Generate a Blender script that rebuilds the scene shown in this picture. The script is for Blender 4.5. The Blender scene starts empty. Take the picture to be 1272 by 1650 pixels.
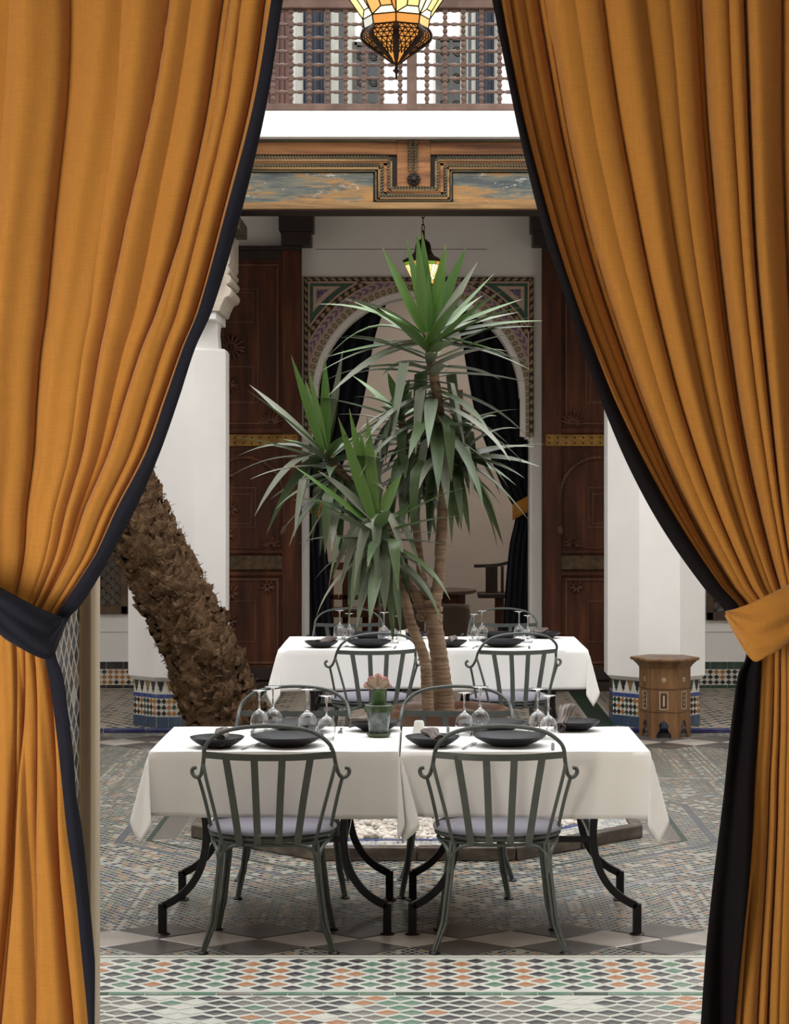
import bpy, bmesh, math, random
from mathutils import Vector, Matrix
R = random.Random(7)
PI = math.pi
SC = bpy.context.scene
COL = SC.collection

# ------------------------------------------------------------------ camera, world, lights, exposure
FOC, VX, VY, CZ = 3400.0, 672.0, 780.0, 1.826        # focal length and vanishing point (1272 x 1650 frame), eye height
cam = bpy.data.cameras.new('camera')
cam_o = bpy.data.objects.new('camera', cam)
COL.objects.link(cam_o)
cam_o.location = (0, 0, CZ)
cam_o.rotation_euler = (PI / 2, 0, 0)
cam.sensor_fit = 'HORIZONTAL'
cam.sensor_width = 36
cam.lens = 36 * FOC / 1272
cam.shift_x = -(VX - 636) / 1272
cam.shift_y = -(825 - VY) / 1272
cam.clip_end = 200
SC.camera = cam_o

w = bpy.data.worlds.new('world')
SC.world = w
w.use_nodes = True
wn, wl = w.node_tree.nodes, w.node_tree.links
bg = wn['Background']
tc = wn.new('ShaderNodeTexCoord')
sx = wn.new('ShaderNodeSeparateXYZ')
rp = wn.new('ShaderNodeValToRGB')
wl.new(tc.outputs['Generated'], sx.inputs[0])
wl.new(sx.outputs['Z'], rp.inputs[0])
wl.new(rp.outputs[0], bg.inputs[0])
rp.color_ramp.elements[0].position = 0.0
rp.color_ramp.elements[0].color = (0.34, 0.35, 0.36, 1)
rp.color_ramp.elements[1].position = 0.75
rp.color_ramp.elements[1].color = (1.0, 1.0, 1.0, 1)
bg.inputs[1].default_value = 3.6                     # bright overcast sky over the open courtyard


def area(name, loc, target, sx_, sy_, power, col):
    l = bpy.data.lights.new(name, 'AREA')
    l.shape = 'RECTANGLE'
    l.size, l.size_y, l.energy, l.color = sx_, sy_, power, col
    o = bpy.data.objects.new(name, l)
    COL.objects.link(o)
    o.location = loc
    o.rotation_euler = (Vector(target) - Vector(loc)).to_track_quat('-Z', 'Y').to_euler()
    return o


# unseen area light added at the left of the near room to brighten the curtains
area('window_light', (-3.1, 3.0, 1.3), (-0.5, 6.2, 1.2), 2.2, 2.2, 215, (1.0, 0.95, 0.86))
# unseen fill light added to brighten the salon behind the arch
area('salon_lamp', (0.3, 21.2, 4.2), (0.3, 21.6, 0.0), 1.2, 1.2, 62, (1.0, 0.93, 0.86))
SC.view_settings.view_transform = 'Standard'
SC.view_settings.look = 'None'
SC.view_settings.exposure = 0.0
SC.view_settings.gamma = 1.0
SC.view_settings.use_curve_mapping = False


def at(px, py, Y):
    """point at depth Y that the photograph shows at (px, py)"""
    return Vector(((px - VX) * Y / FOC, Y, CZ - (py - VY) * Y / FOC))


def wx(px, Y):
    return (px - VX) * Y / FOC


def wz(py, Y):
    return CZ - (py - VY) * Y / FOC


def lerp(a, b, t):
    return a + (b - a) * t


def interp(tab, x):
    """piecewise linear table [(x, y), ...]"""
    if x <= tab[0][0]:
        a, b = tab[0], tab[1]
    elif x >= tab[-1][0]:
        a, b = tab[-2], tab[-1]
    else:
        for a, b in zip(tab, tab[1:]):
            if a[0] <= x <= b[0]:
                break
    return a[1] + (b[1] - a[1]) * (x - a[0]) / (b[0] - a[0])


def sinterp(tab, x):
    """smooth (monotone-ish cubic) version of interp"""
    n = len(tab)
    if x <= tab[0][0] or x >= tab[-1][0] or n < 3:
        return interp(tab, x)
    i = 0
    while not (tab[i][0] <= x <= tab[i + 1][0]):
        i += 1

    def sl(k):
        if k == 0:
            return (tab[1][1] - tab[0][1]) / (tab[1][0] - tab[0][0])
        if k == n - 1:
            return (tab[-1][1] - tab[-2][1]) / (tab[-1][0] - tab[-2][0])
        return (tab[k + 1][1] - tab[k - 1][1]) / (tab[k + 1][0] - tab[k - 1][0])
    h = tab[i + 1][0] - tab[i][0]
    t = (x - tab[i][0]) / h
    a, b = tab[i][1], tab[i + 1][1]
    ma, mb = sl(i) * h, sl(i + 1) * h
    t2, t3 = t * t, t * t * t
    return (2 * t3 - 3 * t2 + 1) * a + (t3 - 2 * t2 + t) * ma + (-2 * t3 + 3 * t2) * b + (t3 - t2) * mb


def smooth_path(pts, n=4, closed=False):
    pts = [Vector(p) for p in pts]
    out = []
    m = len(pts)
    for i in range(m if closed else m - 1):
        if closed:
            p0, p1, p2, p3 = pts[i - 1], pts[i], pts[(i + 1) % m], pts[(i + 2) % m]
        else:
            p1, p2 = pts[i], pts[i + 1]
            p0 = pts[i - 1] if i > 0 else p1 * 2 - p2
            p3 = pts[i + 2] if i + 2 < m else p2 * 2 - p1
        for k in range(n):
            t = k / n
            out.append(0.5 * ((2 * p1) + (p2 - p0) * t + (2 * p0 - 5 * p1 + 4 * p2 - p3) * t * t + (3 * p1 - p0 - 3 * p2 + p3) * t ** 3))
    if not closed:
        out.append(pts[-1])
    return out


# ------------------------------------------------------------------ mesh builder
class MB:
    def __init__(self):
        self.v, self.f, self.mi, self.uv = [], [], [], []

    def add(self, vs, fs, m=0, uvs=None, M=None):
        o = len(self.v)
        for p in vs:
            p = Vector(p)
            self.v.append(tuple(M @ p) if M is not None else tuple(p))
        for i, f in enumerate(fs):
            self.f.append([o + k for k in f])
            self.mi.append(m)
            self.uv.append(None if uvs is None else [uvs[k] for k in f])
        return self

    def box(self, x0, x1, y0, y1, z0, z1, m=0, M=None):
        vs = [(x, y, z) for z in (z0, z1) for y in (y0, y1) for x in (x0, x1)]
        uv = [(p[0], p[2]) for p in vs]
        return self.add(vs, [(0, 2, 3, 1), (4, 5, 7, 6), (0, 1, 5, 4), (2, 6, 7, 3), (0, 4, 6, 2), (1, 3, 7, 5)], m, uv, M)

    def sweep(self, path, prof, up=(0, 0, 1), m=0, closed=False, cap=True, scales=None):
        """sweep a closed 2D profile (side, normal) along a path"""
        path = [Vector(p) for p in path]
        n, k = len(path), len(prof)
        vs, uvs = [], []
        up = Vector(up)
        L = 0.0
        prev = None
        for i, p in enumerate(path):
            if closed:
                d = path[(i + 1) % n] - path[i - 1]
            else:
                d = path[min(i + 1, n - 1)] - path[max(i - 1, 0)]
            if d.length < 1e-9:
                d = Vector((0, 0, 1))
            d.normalize()
            if prev is None:
                u = up - d * up.dot(d)
                if u.length < 1e-4:
                    u = Vector((1, 0, 0)) - d * d.x
                    if u.length < 1e-4:
                        u = Vector((0, 1, 0)) - d * d.y
            else:
                u = prev - d * prev.dot(d)
            u.normalize()
            prev = u
            s = d.cross(u)
            if i:
                L += (path[i] - path[i - 1]).length
            sc = scales[i] if scales else 1.0
            for j, (a, b) in enumerate(prof):
                vs.append(p + s * (a * sc) + u * (b * sc))
                uvs.append((L, j / k))
        fs = []
        for i in range(n if closed else n - 1):
            i2 = (i + 1) % n
            for j in range(k):
                j2 = (j + 1) % k
                fs.append((i * k + j, i * k + j2, i2 * k + j2, i2 * k + j))
        if cap and not closed:
            fs.append(tuple(reversed(range(k))))
            fs.append(tuple((n - 1) * k + j for j in range(k)))
        return self.add(vs, fs, m, uvs)

    def tube(self, path, r, n=8, m=0, closed=False, cap=True):
        sc = None
        if isinstance(r, (list, tuple)):
            sc = list(r)
            r = 1.0
        prof = [(r * math.cos(2 * PI * j / n), r * math.sin(2 * PI * j / n)) for j in range(n)]
        return self.sweep(path, prof, m=m, closed=closed, cap=cap, scales=sc)

    def bar(self, path, w_, h_, up=(0, 0, 1), m=0, closed=False):
        a, b = w_ / 2, h_ / 2
        return self.sweep(path, [(a, -b), (a, b), (-a, b), (-a, -b)], up=up, m=m, closed=closed)

    def lathe(self, prof, n=24, c=(0, 0, 0), m=0, a0=0.0, sx=1.0, sy=1.0, wob=None):
        """prof: [(r, z)] bottom to top; r = 0 makes a pole"""
        vs, fs, uvs = [], [], []
        rows = []
        L = 0
        for i, (r, z) in enumerate(prof):
            if i:
                L += math.hypot(r - prof[i - 1][0], z - prof[i - 1][1])
            if r < 1e-6:
                rows.append([len(vs)])
                vs.append((c[0], c[1], c[2] + z))
                uvs.append((0.5, L))
            else:
                row = []
                for j in range(n):
                    a = a0 + 2 * PI * j / n
                    q = r * (wob(a, z) if wob else 1.0)
                    row.append(len(vs))
                    vs.append((c[0] + q * sx * math.cos(a), c[1] + q * sy * math.sin(a), c[2] + z))
                    uvs.append((j / n, L))
                rows.append(row)
        for a, b in zip(rows, rows[1:]):
            if len(a) == 1 and len(b) == 1:
                continue
            for j in range(n):
                j2 = (j + 1) % n
                if len(a) == 1:
                    fs.append((a[0], b[j2], b[j]))
                elif len(b) == 1:
                    fs.append((a[j], a[j2], b[0]))
                else:
                    fs.append((a[j], a[j2], b[j2], b[j]))
        return self.add(vs, fs, m, uvs)

    def prism(self, pts, y0, y1, m=0, M=None, conv=None):
        """extrude a polygon given in (x, z) from y0 to y1 (y0 is the face towards the camera)"""
        n = len(pts)
        ar = sum(pts[i][0] * pts[(i + 1) % n][1] - pts[(i + 1) % n][0] * pts[i][1] for i in range(n))
        if ar < 0:
            pts = list(reversed(pts))
        vs = [(x, y0, z) for x, z in pts] + [(x, y1, z) for x, z in pts]
        uv = [(x, z) for x, z in pts] * 2
        fs = [tuple(range(n)), tuple(reversed(range(n, 2 * n)))]
        for i in range(n):
            j = (i + 1) % n
            fs.append((i, n + i, n + j, j))
        return self.add(vs, fs, m, uv, M)

    def plate(self, pts, z0, z1, m=0, M=None):
        """extrude a polygon given in (x, y) from z0 up to z1"""
        n = len(pts)
        ar = sum(pts[i][0] * pts[(i + 1) % n][1] - pts[(i + 1) % n][0] * pts[i][1] for i in range(n))
        if ar < 0:
            pts = list(reversed(pts))
        vs = [(x, y, z1) for x, y in pts] + [(x, y, z0) for x, y in pts]
        uv = [(x, y) for x, y in pts] * 2
        fs = [tuple(range(n)), tuple(reversed(range(n, 2 * n)))]
        for i in range(n):
            j = (i + 1) % n
            fs.append((j, i, n + i, n + j))
        return self.add(vs, fs, m, uv, M)

    def grid(self, fn, nu, nv, m=0, flip=False):
        vs, uvs, fs = [], [], []
        for i in range(nu + 1):
            for j in range(nv + 1):
                p = fn(i / nu, j / nv)
                vs.append(p)
                uvs.append((i / nu, j / nv))
        for i in range(nu):
            for j in range(nv):
                a = i * (nv + 1) + j
                q = (a, a + nv + 1, a + nv + 2, a + 1)
                fs.append(tuple(reversed(q)) if flip else q)
        return self.add(vs, fs, m, uvs)

    def mesh(self, name, mats, angle=40):
        me = bpy.data.meshes.new(name)
        me.from_pydata(self.v, [], self.f)
        if not isinstance(mats, (list, tuple)):
            mats = [mats]
        for mt in mats:
            me.materials.append(mt)
        me.polygons.foreach_set('material_index', self.mi)
        if any(u is not None for u in self.uv):
            ul = me.uv_layers.new(name='UVMap')
            flat = []
            for f, u in zip(self.f, self.uv):
                if u is None:
                    flat += [0.0, 0.0] * len(f)
                else:
                    for a in u:
                        flat += [a[0], a[1]]
            ul.data.foreach_set('uv', flat)
        me.polygons.foreach_set('use_smooth', [True] * len(self.f))
        me.set_sharp_from_angle(angle=math.radians(angle))
        me.update()
        return me

    def build(self, name, mats, parent=None, loc=None, bevel=0, solid=0, angle=40, rot=None):
        return link(name, self.mesh(name, mats, angle), parent, loc, bevel, solid, rot)


def link(name, me, parent=None, loc=None, bevel=0, solid=0, rot=None):
    o = bpy.data.objects.new(name, me)
    COL.objects.link(o)
    if parent is not None:
        o.parent = parent
    if loc is not None:
        o.location = loc
    if rot is not None:
        o.rotation_euler = rot
    if solid:
        md = o.modifiers.new('thickness', 'SOLIDIFY')
        md.thickness = solid
        md.offset = 0
    if bevel:
        md = o.modifiers.new('bevel', 'BEVEL')
        md.width = bevel
        md.segments = 2
        md.limit_method = 'ANGLE'
        md.angle_limit = math.radians(40)
    return o


def tag(o, label=None, cat=None, group=None, kind=None):
    if label:
        o['label'] = label
    if cat:
        o['category'] = cat
    if group:
        o['group'] = group
    if kind:
        o['kind'] = kind
    return o


def thing(name, label, cat, loc=(0, 0, 0), rz=0.0, group=None):
    o = bpy.data.objects.new(name, None)
    COL.objects.link(o)
    o.empty_display_size = 0.05
    o.location = loc
    o.rotation_euler = (0, 0, rz)
    return tag(o, label, cat, group)


def structure(name, parent=None):
    o = bpy.data.objects.new(name, None)
    COL.objects.link(o)
    o['kind'] = 'structure'
    if parent:
        o.parent = parent
    return o


def copy_tree(o, parent=None):
    c = o.copy()
    COL.objects.link(c)
    if parent is not None:
        c.parent = parent
    for ch in list(o.children):
        copy_tree(ch, c)
    return c


# ------------------------------------------------------------------ materials
class NT:
    """tiny node-graph writer"""

    def __init__(self, name):
        self.m = bpy.data.materials.new(name)
        self.m.use_nodes = True
        self.t = self.m.node_tree
        self.n, self.l = self.t.nodes, self.t.links
        self.b = self.n['Principled BSDF']

    def put(self, sock, v):
        if hasattr(v, 'links') or isinstance(v, bpy.types.NodeSocket):
            self.l.new(v, sock)
        elif v is not None:
            if isinstance(v, (tuple, list)) and len(v) == 3 and sock.type == 'RGBA':
                v = (*v, 1)
            sock.default_value = v

    def math(self, op, a, b=None, c=None):
        n = self.n.new('ShaderNodeMath')
        n.operation = op
        self.put(n.inputs[0], a)
        if b is not None:
            self.put(n.inputs[1], b)
        if c is not None:
            self.put(n.inputs[2], c)
        return n.outputs[0]

    def mix(self, f, a, b, mode='MIX'):
        n = self.n.new('ShaderNodeMix')
        n.data_type = 'RGBA'
        n.blend_type = mode
        self.put(n.inputs['Factor'], f)
        self.put(n.inputs[6], a)
        self.put(n.inputs[7], b)
        return n.outputs[2]

    def coord(self, kind='Object'):
        return self.n.new('ShaderNodeTexCoord').outputs[kind]

    def mapping(self, v, scale=(1, 1, 1), rot=(0, 0, 0), loc=(0, 0, 0)):
        n = self.n.new('ShaderNodeMapping')
        self.put(n.inputs[0], v)
        n.inputs['Scale'].default_value = scale
        n.inputs['Rotation'].default_value = rot
        n.inputs['Location'].default_value = loc
        return n.outputs[0]

    def noise(self, v, scale=5, detail=3, rough=0.55, dist=0.0):
        n = self.n.new('ShaderNodeTexNoise')
        self.put(n.inputs['Vector'], v)
        n.inputs['Scale'].default_value = scale
        n.inputs['Detail'].default_value = detail
        n.inputs['Roughness'].default_value = rough
        n.inputs['Distortion'].default_value = dist
        return n.outputs['Fac']

    def voro(self, v, scale=5, feature='F1', rnd=1.0, out='Distance'):
        n = self.n.new('ShaderNodeTexVoronoi')
        n.feature = feature
        self.put(n.inputs['Vector'], v)
        n.inputs['Scale'].default_value = scale
        n.inputs['Randomness'].default_value = rnd
        return n.outputs[out]

    def ramp(self, f, stops, interp_='LINEAR'):
        n = self.n.new('ShaderNodeValToRGB')
        n.color_ramp.interpolation = interp_
        self.put(n.inputs[0], f)
        e = n.color_ramp.elements
        while len(e) < len(stops):
            e.new(0.5)
        for el, (p, c) in zip(e, stops):
            el.position = p
            if not isinstance(c, (tuple, list)):
                c = (c, c, c)
            el.color = (*c[:3], 1)
        return n.outputs[0]

    def sep(self, v):
        n = self.n.new('ShaderNodeSeparateXYZ')
        self.put(n.inputs[0], v)
        return n.outputs

    def comb(self, x=0, y=0, z=0):
        n = self.n.new('ShaderNodeCombineXYZ')
        for s, v in zip(n.inputs, (x, y, z)):
            self.put(s, v)
        return n.outputs[0]

    def white(self, v):
        n = self.n.new('ShaderNodeTexWhiteNoise')
        n.noise_dimensions = '3D'
        self.put(n.inputs['Vector'], v)
        return n.outputs['Value']

    def rnd(self):
        return self.n.new('ShaderNodeObjectInfo').outputs['Random']

    def bump(self, h, strength=0.3, dist=0.01):
        n = self.n.new('ShaderNodeBump')
        n.inputs['Strength'].default_value = strength
        n.inputs['Distance'].default_value = dist
        self.put(n.inputs['Height'], h)
        self.l.new(n.outputs[0], self.b.inputs['Normal'])
        return n

    def done(self, color, rough=0.6, metal=0.0, spec=None, **kw):
        self.put(self.b.inputs['Base Color'], color)
        self.put(self.b.inputs['Roughness'], rough)
        self.put(self.b.inputs['Metallic'], metal)
        if spec is not None:
            self.b.inputs['Specular IOR Level'].default_value = spec
        for k, v in kw.items():
            self.put(self.b.inputs[k.replace('_', ' ')], v)
        return self.m


def sc(c, k):
    return tuple(min(1, x * k) for x in c)


def plain(name, col, rough=0.6, metal=0.0, var=0.15, scale=6, bump=0.0, bscale=60, spec=None, rnd=0.0, stretch=(1, 1, 1)):
    """a plain surface with mottling, optional grain relief, optional piece-to-piece difference"""
    g = NT(name)
    v = g.mapping(g.coord(), stretch)
    f = g.noise(v, scale, 4)
    c = g.mix(g.ramp(f, [(0.3, 0.0), (0.7, 1.0)]), sc(col, 1 - var), sc(col, 1 + var))
    if rnd:
        r = g.rnd()
        c = g.mix(1.0, c, g.ramp(r, [(0, (1 - rnd,) * 3), (1, (1.0,) * 3)]), 'MULTIPLY')
    if bump:
        g.bump(g.noise(v, bscale, 3), bump, 0.005)
    return g.done(c, rough, metal, spec)


def mixcols(name, stops, scale=4, rough=0.6, stretch=(1, 1, 1), bump=0.0, detail=5, dist=0.0, bscale=None, metal=0.0):
    g = NT(name)
    v = g.mapping(g.coord(), stretch)
    f = g.noise(v, scale, detail, 0.6, dist)
    c = g.ramp(f, stops)
    if bump:
        g.bump(g.noise(v, bscale or scale * 4, 4), bump, 0.01)
    return g.done(c, rough, metal)


def fabric(name, col, var=0.1, rough=0.9, weave=900.0, streak=0.16, sheen=0.2):
    g = NT(name)
    v = g.coord()
    a = g.noise(g.mapping(v, (weave * 0.25, 30, weave * 0.02)), 1.0, 2)
    b = g.noise(g.mapping(v, (weave * 0.02, 30, weave * 0.25)), 1.0, 2)
    wv = g.math('MULTIPLY', g.math('ADD', a, b), 0.5)
    f = g.noise(v, 2.2, 2)
    c = g.mix(f, sc(col, 1 - var), sc(col, 1 + var))
    c = g.mix(1.0, c, g.ramp(wv, [(0.3, (1 - streak,) * 3), (0.7, (1.0,) * 3)]), 'MULTIPLY')
    g.bump(wv, 0.25, 0.002)
    return g.done(c, rough, 0, 0.15, Sheen_Weight=sheen, Sheen_Roughness=0.5)


def glow(name, col, strength, base=(0.8, 0.6, 0.3)):
    g = NT(name)
    f = g.noise(g.coord(), 14, 2)
    c = g.mix(f, sc(col, 0.8), col)
    g.put(g.b.inputs['Emission Color'], c)
    g.b.inputs['Emission Strength'].default_value = strength
    return g.done(base, 0.15)


def lozenge_id(g, x, y, px, py, gap):
    """diagonal lattice of lozenges: returns (mask of the lozenge, i, j)"""
    a = g.math('ADD', g.math('DIVIDE', x, px), g.math('DIVIDE', y, py))
    b = g.math('SUBTRACT', g.math('DIVIDE', x, px), g.math('DIVIDE', y, py))
    fa, fb = g.math('FRACT', a), g.math('FRACT', b)
    d = g.math('MINIMUM', g.math('MINIMUM', fa, g.math('SUBTRACT', 1.0, fa)), g.math('MINIMUM', fb, g.math('SUBTRACT', 1.0, fb)))
    return g.math('GREATER_THAN', d, gap), g.math('FLOOR', a), g.math('FLOOR', b)
# ------------------------------------------------------------------ shared materials
plaster = plain('white_plaster', (0.80, 0.775, 0.745), 0.85, var=0.04, scale=2.0, bump=0.06, bscale=25)
plaster2 = plain('warm_plaster', (0.66, 0.60, 0.53), 0.85, var=0.05, scale=1.5, bump=0.06, bscale=25)
limewash = plain('white_limewash', (0.90, 0.90, 0.89), 0.8, var=0.02, scale=3)
grout = plain('tile_grout', (0.44, 0.45, 0.405), 0.8, var=0.12, scale=12)
darkwood = mixcols('dark_cedar', [(0.28, (0.028, 0.010, 0.005)), (0.5, (0.075, 0.024, 0.011)), (0.75, (0.165, 0.053, 0.020))],
                   3.0, 0.5, (3, 3, 0.35), 0.15, bscale=30)
darkwood.node_tree.nodes['Principled BSDF'].inputs['Specular IOR Level'].default_value = 0.25
carvedwood = mixcols('polished_cedar', [(0.28, (0.04, 0.014, 0.007)), (0.5, (0.11, 0.037, 0.016)), (0.75, (0.22, 0.080, 0.032))], 3.0, 0.45, (3, 3, 0.35), 0.15, bscale=30)  # lighter copy of the dark cedar, carving highlights put into its colour
darkwood2 = mixcols('black_cedar', [(0.3, (0.008, 0.005, 0.004)), (0.7, (0.03, 0.014, 0.008))], 4.0, 0.55, (2, 2, 0.6), 0.2)
oldwood = mixcols('old_pine', [(0.3, (0.05, 0.030, 0.014)), (0.48, (0.22, 0.120, 0.045)), (0.70, (0.42, 0.25, 0.10))],
                  2.0, 0.7, (0.5, 4, 7), 0.25, 6, 0.4)
redwood = mixcols('orange_pine', [(0.30, (0.035, 0.018, 0.010)), (0.44, (0.20, 0.080, 0.028)), (0.62, (0.40, 0.175, 0.060)), (0.75, (0.48, 0.29, 0.14))],
                  2.0, 0.65, (0.5, 4, 7), 0.25, 6, 0.5)
mossywood = mixcols('mossy_pine', [(0.3, (0.03, 0.028, 0.018)), (0.5, (0.09, 0.075, 0.04)), (0.7, (0.18, 0.125, 0.06))],
                    2.5, 0.75, (0.6, 4, 6), 0.25, 6, 0.4)
railwood = mixcols('pink_brown_wood', [(0.3, (0.075, 0.042, 0.029)), (0.7, (0.185, 0.108, 0.08))], 5.0, 0.65, (1, 1, 1), 0.15)
iron = plain('black_iron', (0.010, 0.010, 0.012), 0.35, 0.4, var=0.2, scale=20)
chain_mat = plain('dark_bronze', (0.035, 0.018, 0.010), 0.45, 0.7, var=0.3, scale=25)
navy = fabric('navy_cloth', (0.017, 0.018, 0.030), 0.12, 0.9, 900, 0.3, 0.05)
navy_dark = fabric('black_navy_cloth', (0.0105, 0.0075, 0.010), 0.12, 0.9, 900, 0.3, 0.0)
shadowgap = plain('dark_void', (0.012, 0.010, 0.008), 0.9)
wglass = NT('window_glass')
wglass.b.inputs['Coat Weight'].default_value = 0.5
wglass_m = wglass.done((0.012, 0.015, 0.014), 0.04, 0.0, 0.6)


def worn_tile(name, col, wear=0.35):
    g = NT(name)
    v = g.coord()
    f = g.noise(v, 9, 5, 0.65)
    c = g.mix(g.ramp(f, [(0.45, 0.0), (0.72, wear)]), col, (0.50, 0.48, 0.43))
    return g.done(c, 0.38, 0, 0.5)


T_black = worn_tile('black_glazed_tile', (0.022, 0.020, 0.024), 0.30)
T_orange = worn_tile('ochre_glazed_tile', (0.36, 0.15, 0.055), 0.40)
T_green = worn_tile('green_glazed_tile', (0.075, 0.17, 0.11), 0.40)
T_dgreen = worn_tile('dark_green_glazed_tile', (0.012, 0.045, 0.024), 0.12)
T_grey = worn_tile('grey_glazed_tile', (0.13, 0.12, 0.105), 0.45)
T_white = worn_tile('white_glazed_tile', (0.52, 0.52, 0.465), 0.2)
T_blue = worn_tile('blue_glazed_tile', (0.035, 0.06, 0.20), 0.12)
T_slate = worn_tile('slate_blue_glazed_tile', (0.030, 0.055, 0.10), 0.12)
T_cobalt = worn_tile('cobalt_glazed_tile', (0.012, 0.012, 0.085), 0.10)
T_gold = worn_tile('mustard_glazed_tile', (0.22, 0.13, 0.035), 0.15)
T_jet = worn_tile('jet_glazed_tile', (0.014, 0.012, 0.012), 0.06)
T_ochre = worn_tile('amber_glazed_tile', (0.34, 0.135, 0.028), 0.06)
T_cream = worn_tile('cream_glazed_tile', (0.62, 0.60, 0.53), 0.1)
stone_dark = mixcols('dark_limestone', [(0.3, (0.050, 0.043, 0.038)), (0.7, (0.095, 0.083, 0.074))], 6, 0.35, bump=0.04)
stone_light = mixcols('pale_limestone', [(0.3, (0.27, 0.235, 0.20)), (0.7, (0.40, 0.355, 0.31))], 5, 0.35, bump=0.04)

PAL = [(0.0, (0.016, 0.015, 0.019)), (0.38, (0.055, 0.052, 0.058)), (0.42, (0.060, 0.115, 0.085)), (0.54, (0.27, 0.145, 0.065)),
       (0.68, (0.035, 0.045, 0.085)), (0.82, (0.36, 0.35, 0.31))]


def floor_mosaic():
    g = NT('courtyard_mosaic')
    x, y, _ = g.sep(g.coord())
    u = g.math('ABSOLUTE', x)
    v = g.math('ABSOLUTE', g.math('SUBTRACT', y, 11.38))
    s = g.math('ADD', u, v)
    octd = g.math('MAXIMUM', g.math('MAXIMUM', u, v), g.math('MULTIPLY', s, 0.7071))
    mk, i, j = lozenge_id(g, x, y, 0.036, 0.050, 0.11)
    colr = g.white(g.comb(g.math('ADD', i, j), 0.5, 0.5))
    cell = g.white(g.comb(i, j, 2.5))
    idx = g.math('ADD', g.math('MULTIPLY', colr, 0.62), g.math('MULTIPLY', cell, 0.38))
    white = (0.40, 0.395, 0.35)
    A = g.mix(mk, white, g.ramp(idx, [(p * 0.8 + 0.1, c) for p, c in PAL], 'CONSTANT'))
    rx = g.math('MULTIPLY', g.math('ADD', x, y), 0.7071)
    ry = g.math('MULTIPLY', g.math('SUBTRACT', x, y), 0.7071)
    mk2, i2, j2 = lozenge_id(g, x, g.math('ADD', y, g.math('MULTIPLY', x, 0.25)), 0.052, 0.058, 0.11)
    big = g.white(g.comb(g.math('FLOOR', g.math('DIVIDE', rx, 0.3)), g.math('FLOOR', g.math('DIVIDE', ry, 0.3)), 0.3))
    idx2 = g.math('ADD', g.math('MULTIPLY', big, 0.25), g.math('MULTIPLY', g.white(g.comb(i2, j2, 7.5)), 0.75))
    PB = [(0.0, (0.045, 0.052, 0.085)), (0.30, (0.022, 0.022, 0.028)), (0.48, (0.25, 0.14, 0.075)), (0.60, (0.065, 0.10, 0.088)), (0.78, (0.38, 0.37, 0.33))]
    B = g.mix(mk2, white, g.ramp(idx2, PB, 'CONSTANT'))
    star = g.math('MAXIMUM', g.math('LESS_THAN', s, 2.73), g.math('LESS_THAN', g.math('MAXIMUM', u, v), 1.73))
    c = g.mix(star, A, B)

    def band(val, lo, hi):
        return g.math('MULTIPLY', g.math('GREATER_THAN', val, lo), g.math('LESS_THAN', val, hi))
    c = g.mix(band(octd, 1.50, 1.545), c, (0.12, 0.125, 0.145))
    c = g.mix(band(octd, 1.36, 1.39), c, (0.03, 0.055, 0.04))
    side = g.math('GREATER_THAN', u, g.math('MULTIPLY', v, 2.42))
    c = g.mix(g.math('MULTIPLY', side, band(octd, 1.24, 1.36)), c, (0.15, 0.14, 0.125))
    c = g.mix(band(s, 2.72, 2.745), c, (0.30, 0.33, 0.38))
    c = g.mix(g.math('MULTIPLY', band(v, 1.715, 1.74), g.math('GREATER_THAN', s, 2.74)), c, (0.38, 0.40, 0.42))
    c = g.mix(band(y, 8.862, 8.882), c, (0.06, 0.075, 0.14))
    n = g.noise(g.coord(), 2.2, 4)
    c = g.mix(1.0, c, g.ramp(n, [(0.25, (0.62, 0.60, 0.56)), (0.7, (0.86, 0.84, 0.79))]), 'MULTIPLY')
    return g.done(c, 0.4, 0, 0.5)


def gallery_mosaic():
    g = NT('gallery_mosaic')
    x, y, _ = g.sep(g.coord())
    u = g.math('ABSOLUTE', x)
    mk, i, j = lozenge_id(g, x, y, 0.105, 0.15, 0.15)
    idx = g.math('ADD', g.math('MULTIPLY', g.white(g.comb(g.math('ADD', i, j), 0.5, 0.5)), 0.6), g.math('MULTIPLY', g.white(g.comb(i, j, 0.5)), 0.4))
    P = [(0.0, (0.018, 0.015, 0.014)), (0.36, (0.26, 0.165, 0.10)), (0.52, (0.035, 0.026, 0.020)), (0.60, (0.31, 0.205, 0.135)), (0.85, (0.36, 0.31, 0.25))]
    c = g.mix(mk, (0.44, 0.41, 0.35), g.ramp(idx, P, 'CONSTANT'))

    def band(val, lo, hi):
        return g.math('MULTIPLY', g.math('GREATER_THAN', val, lo), g.math('LESS_THAN', val, hi))
    c = g.mix(band(u, 1.32, 1.50), c, (0.02, 0.05, 0.032))
    c = g.mix(band(u, 1.30, 1.325), c, (0.45, 0.44, 0.38))
    c = g.mix(band(u, 1.495, 1.52), c, (0.45, 0.44, 0.38))
    return g.done(c, 0.4, 0, 0.5)


# ------------------------------------------------------------------ floors
HS = 0.04                                     # the near room lies one low step above the courtyard
floor = structure('floor')
b = MB()
b.box(-5.5, 5.5, 7.9, 15.48, -0.12, 0.0)
b.build('courtyard_paving', floor_mosaic(), floor)
b = MB()
b.box(-5.5, 5.5, 15.48, 19.2, -0.12, 0.012)
b.box(-2.6, 2.6, 18.75, 24.2, 0.0, 0.05)
b.build('gallery_paving', gallery_mosaic(), floor)
b = MB()
b.box(-3.5, 3.5, -2.0, 7.98, -0.12, HS)
b.build('room_paving', grout, floor)

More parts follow.
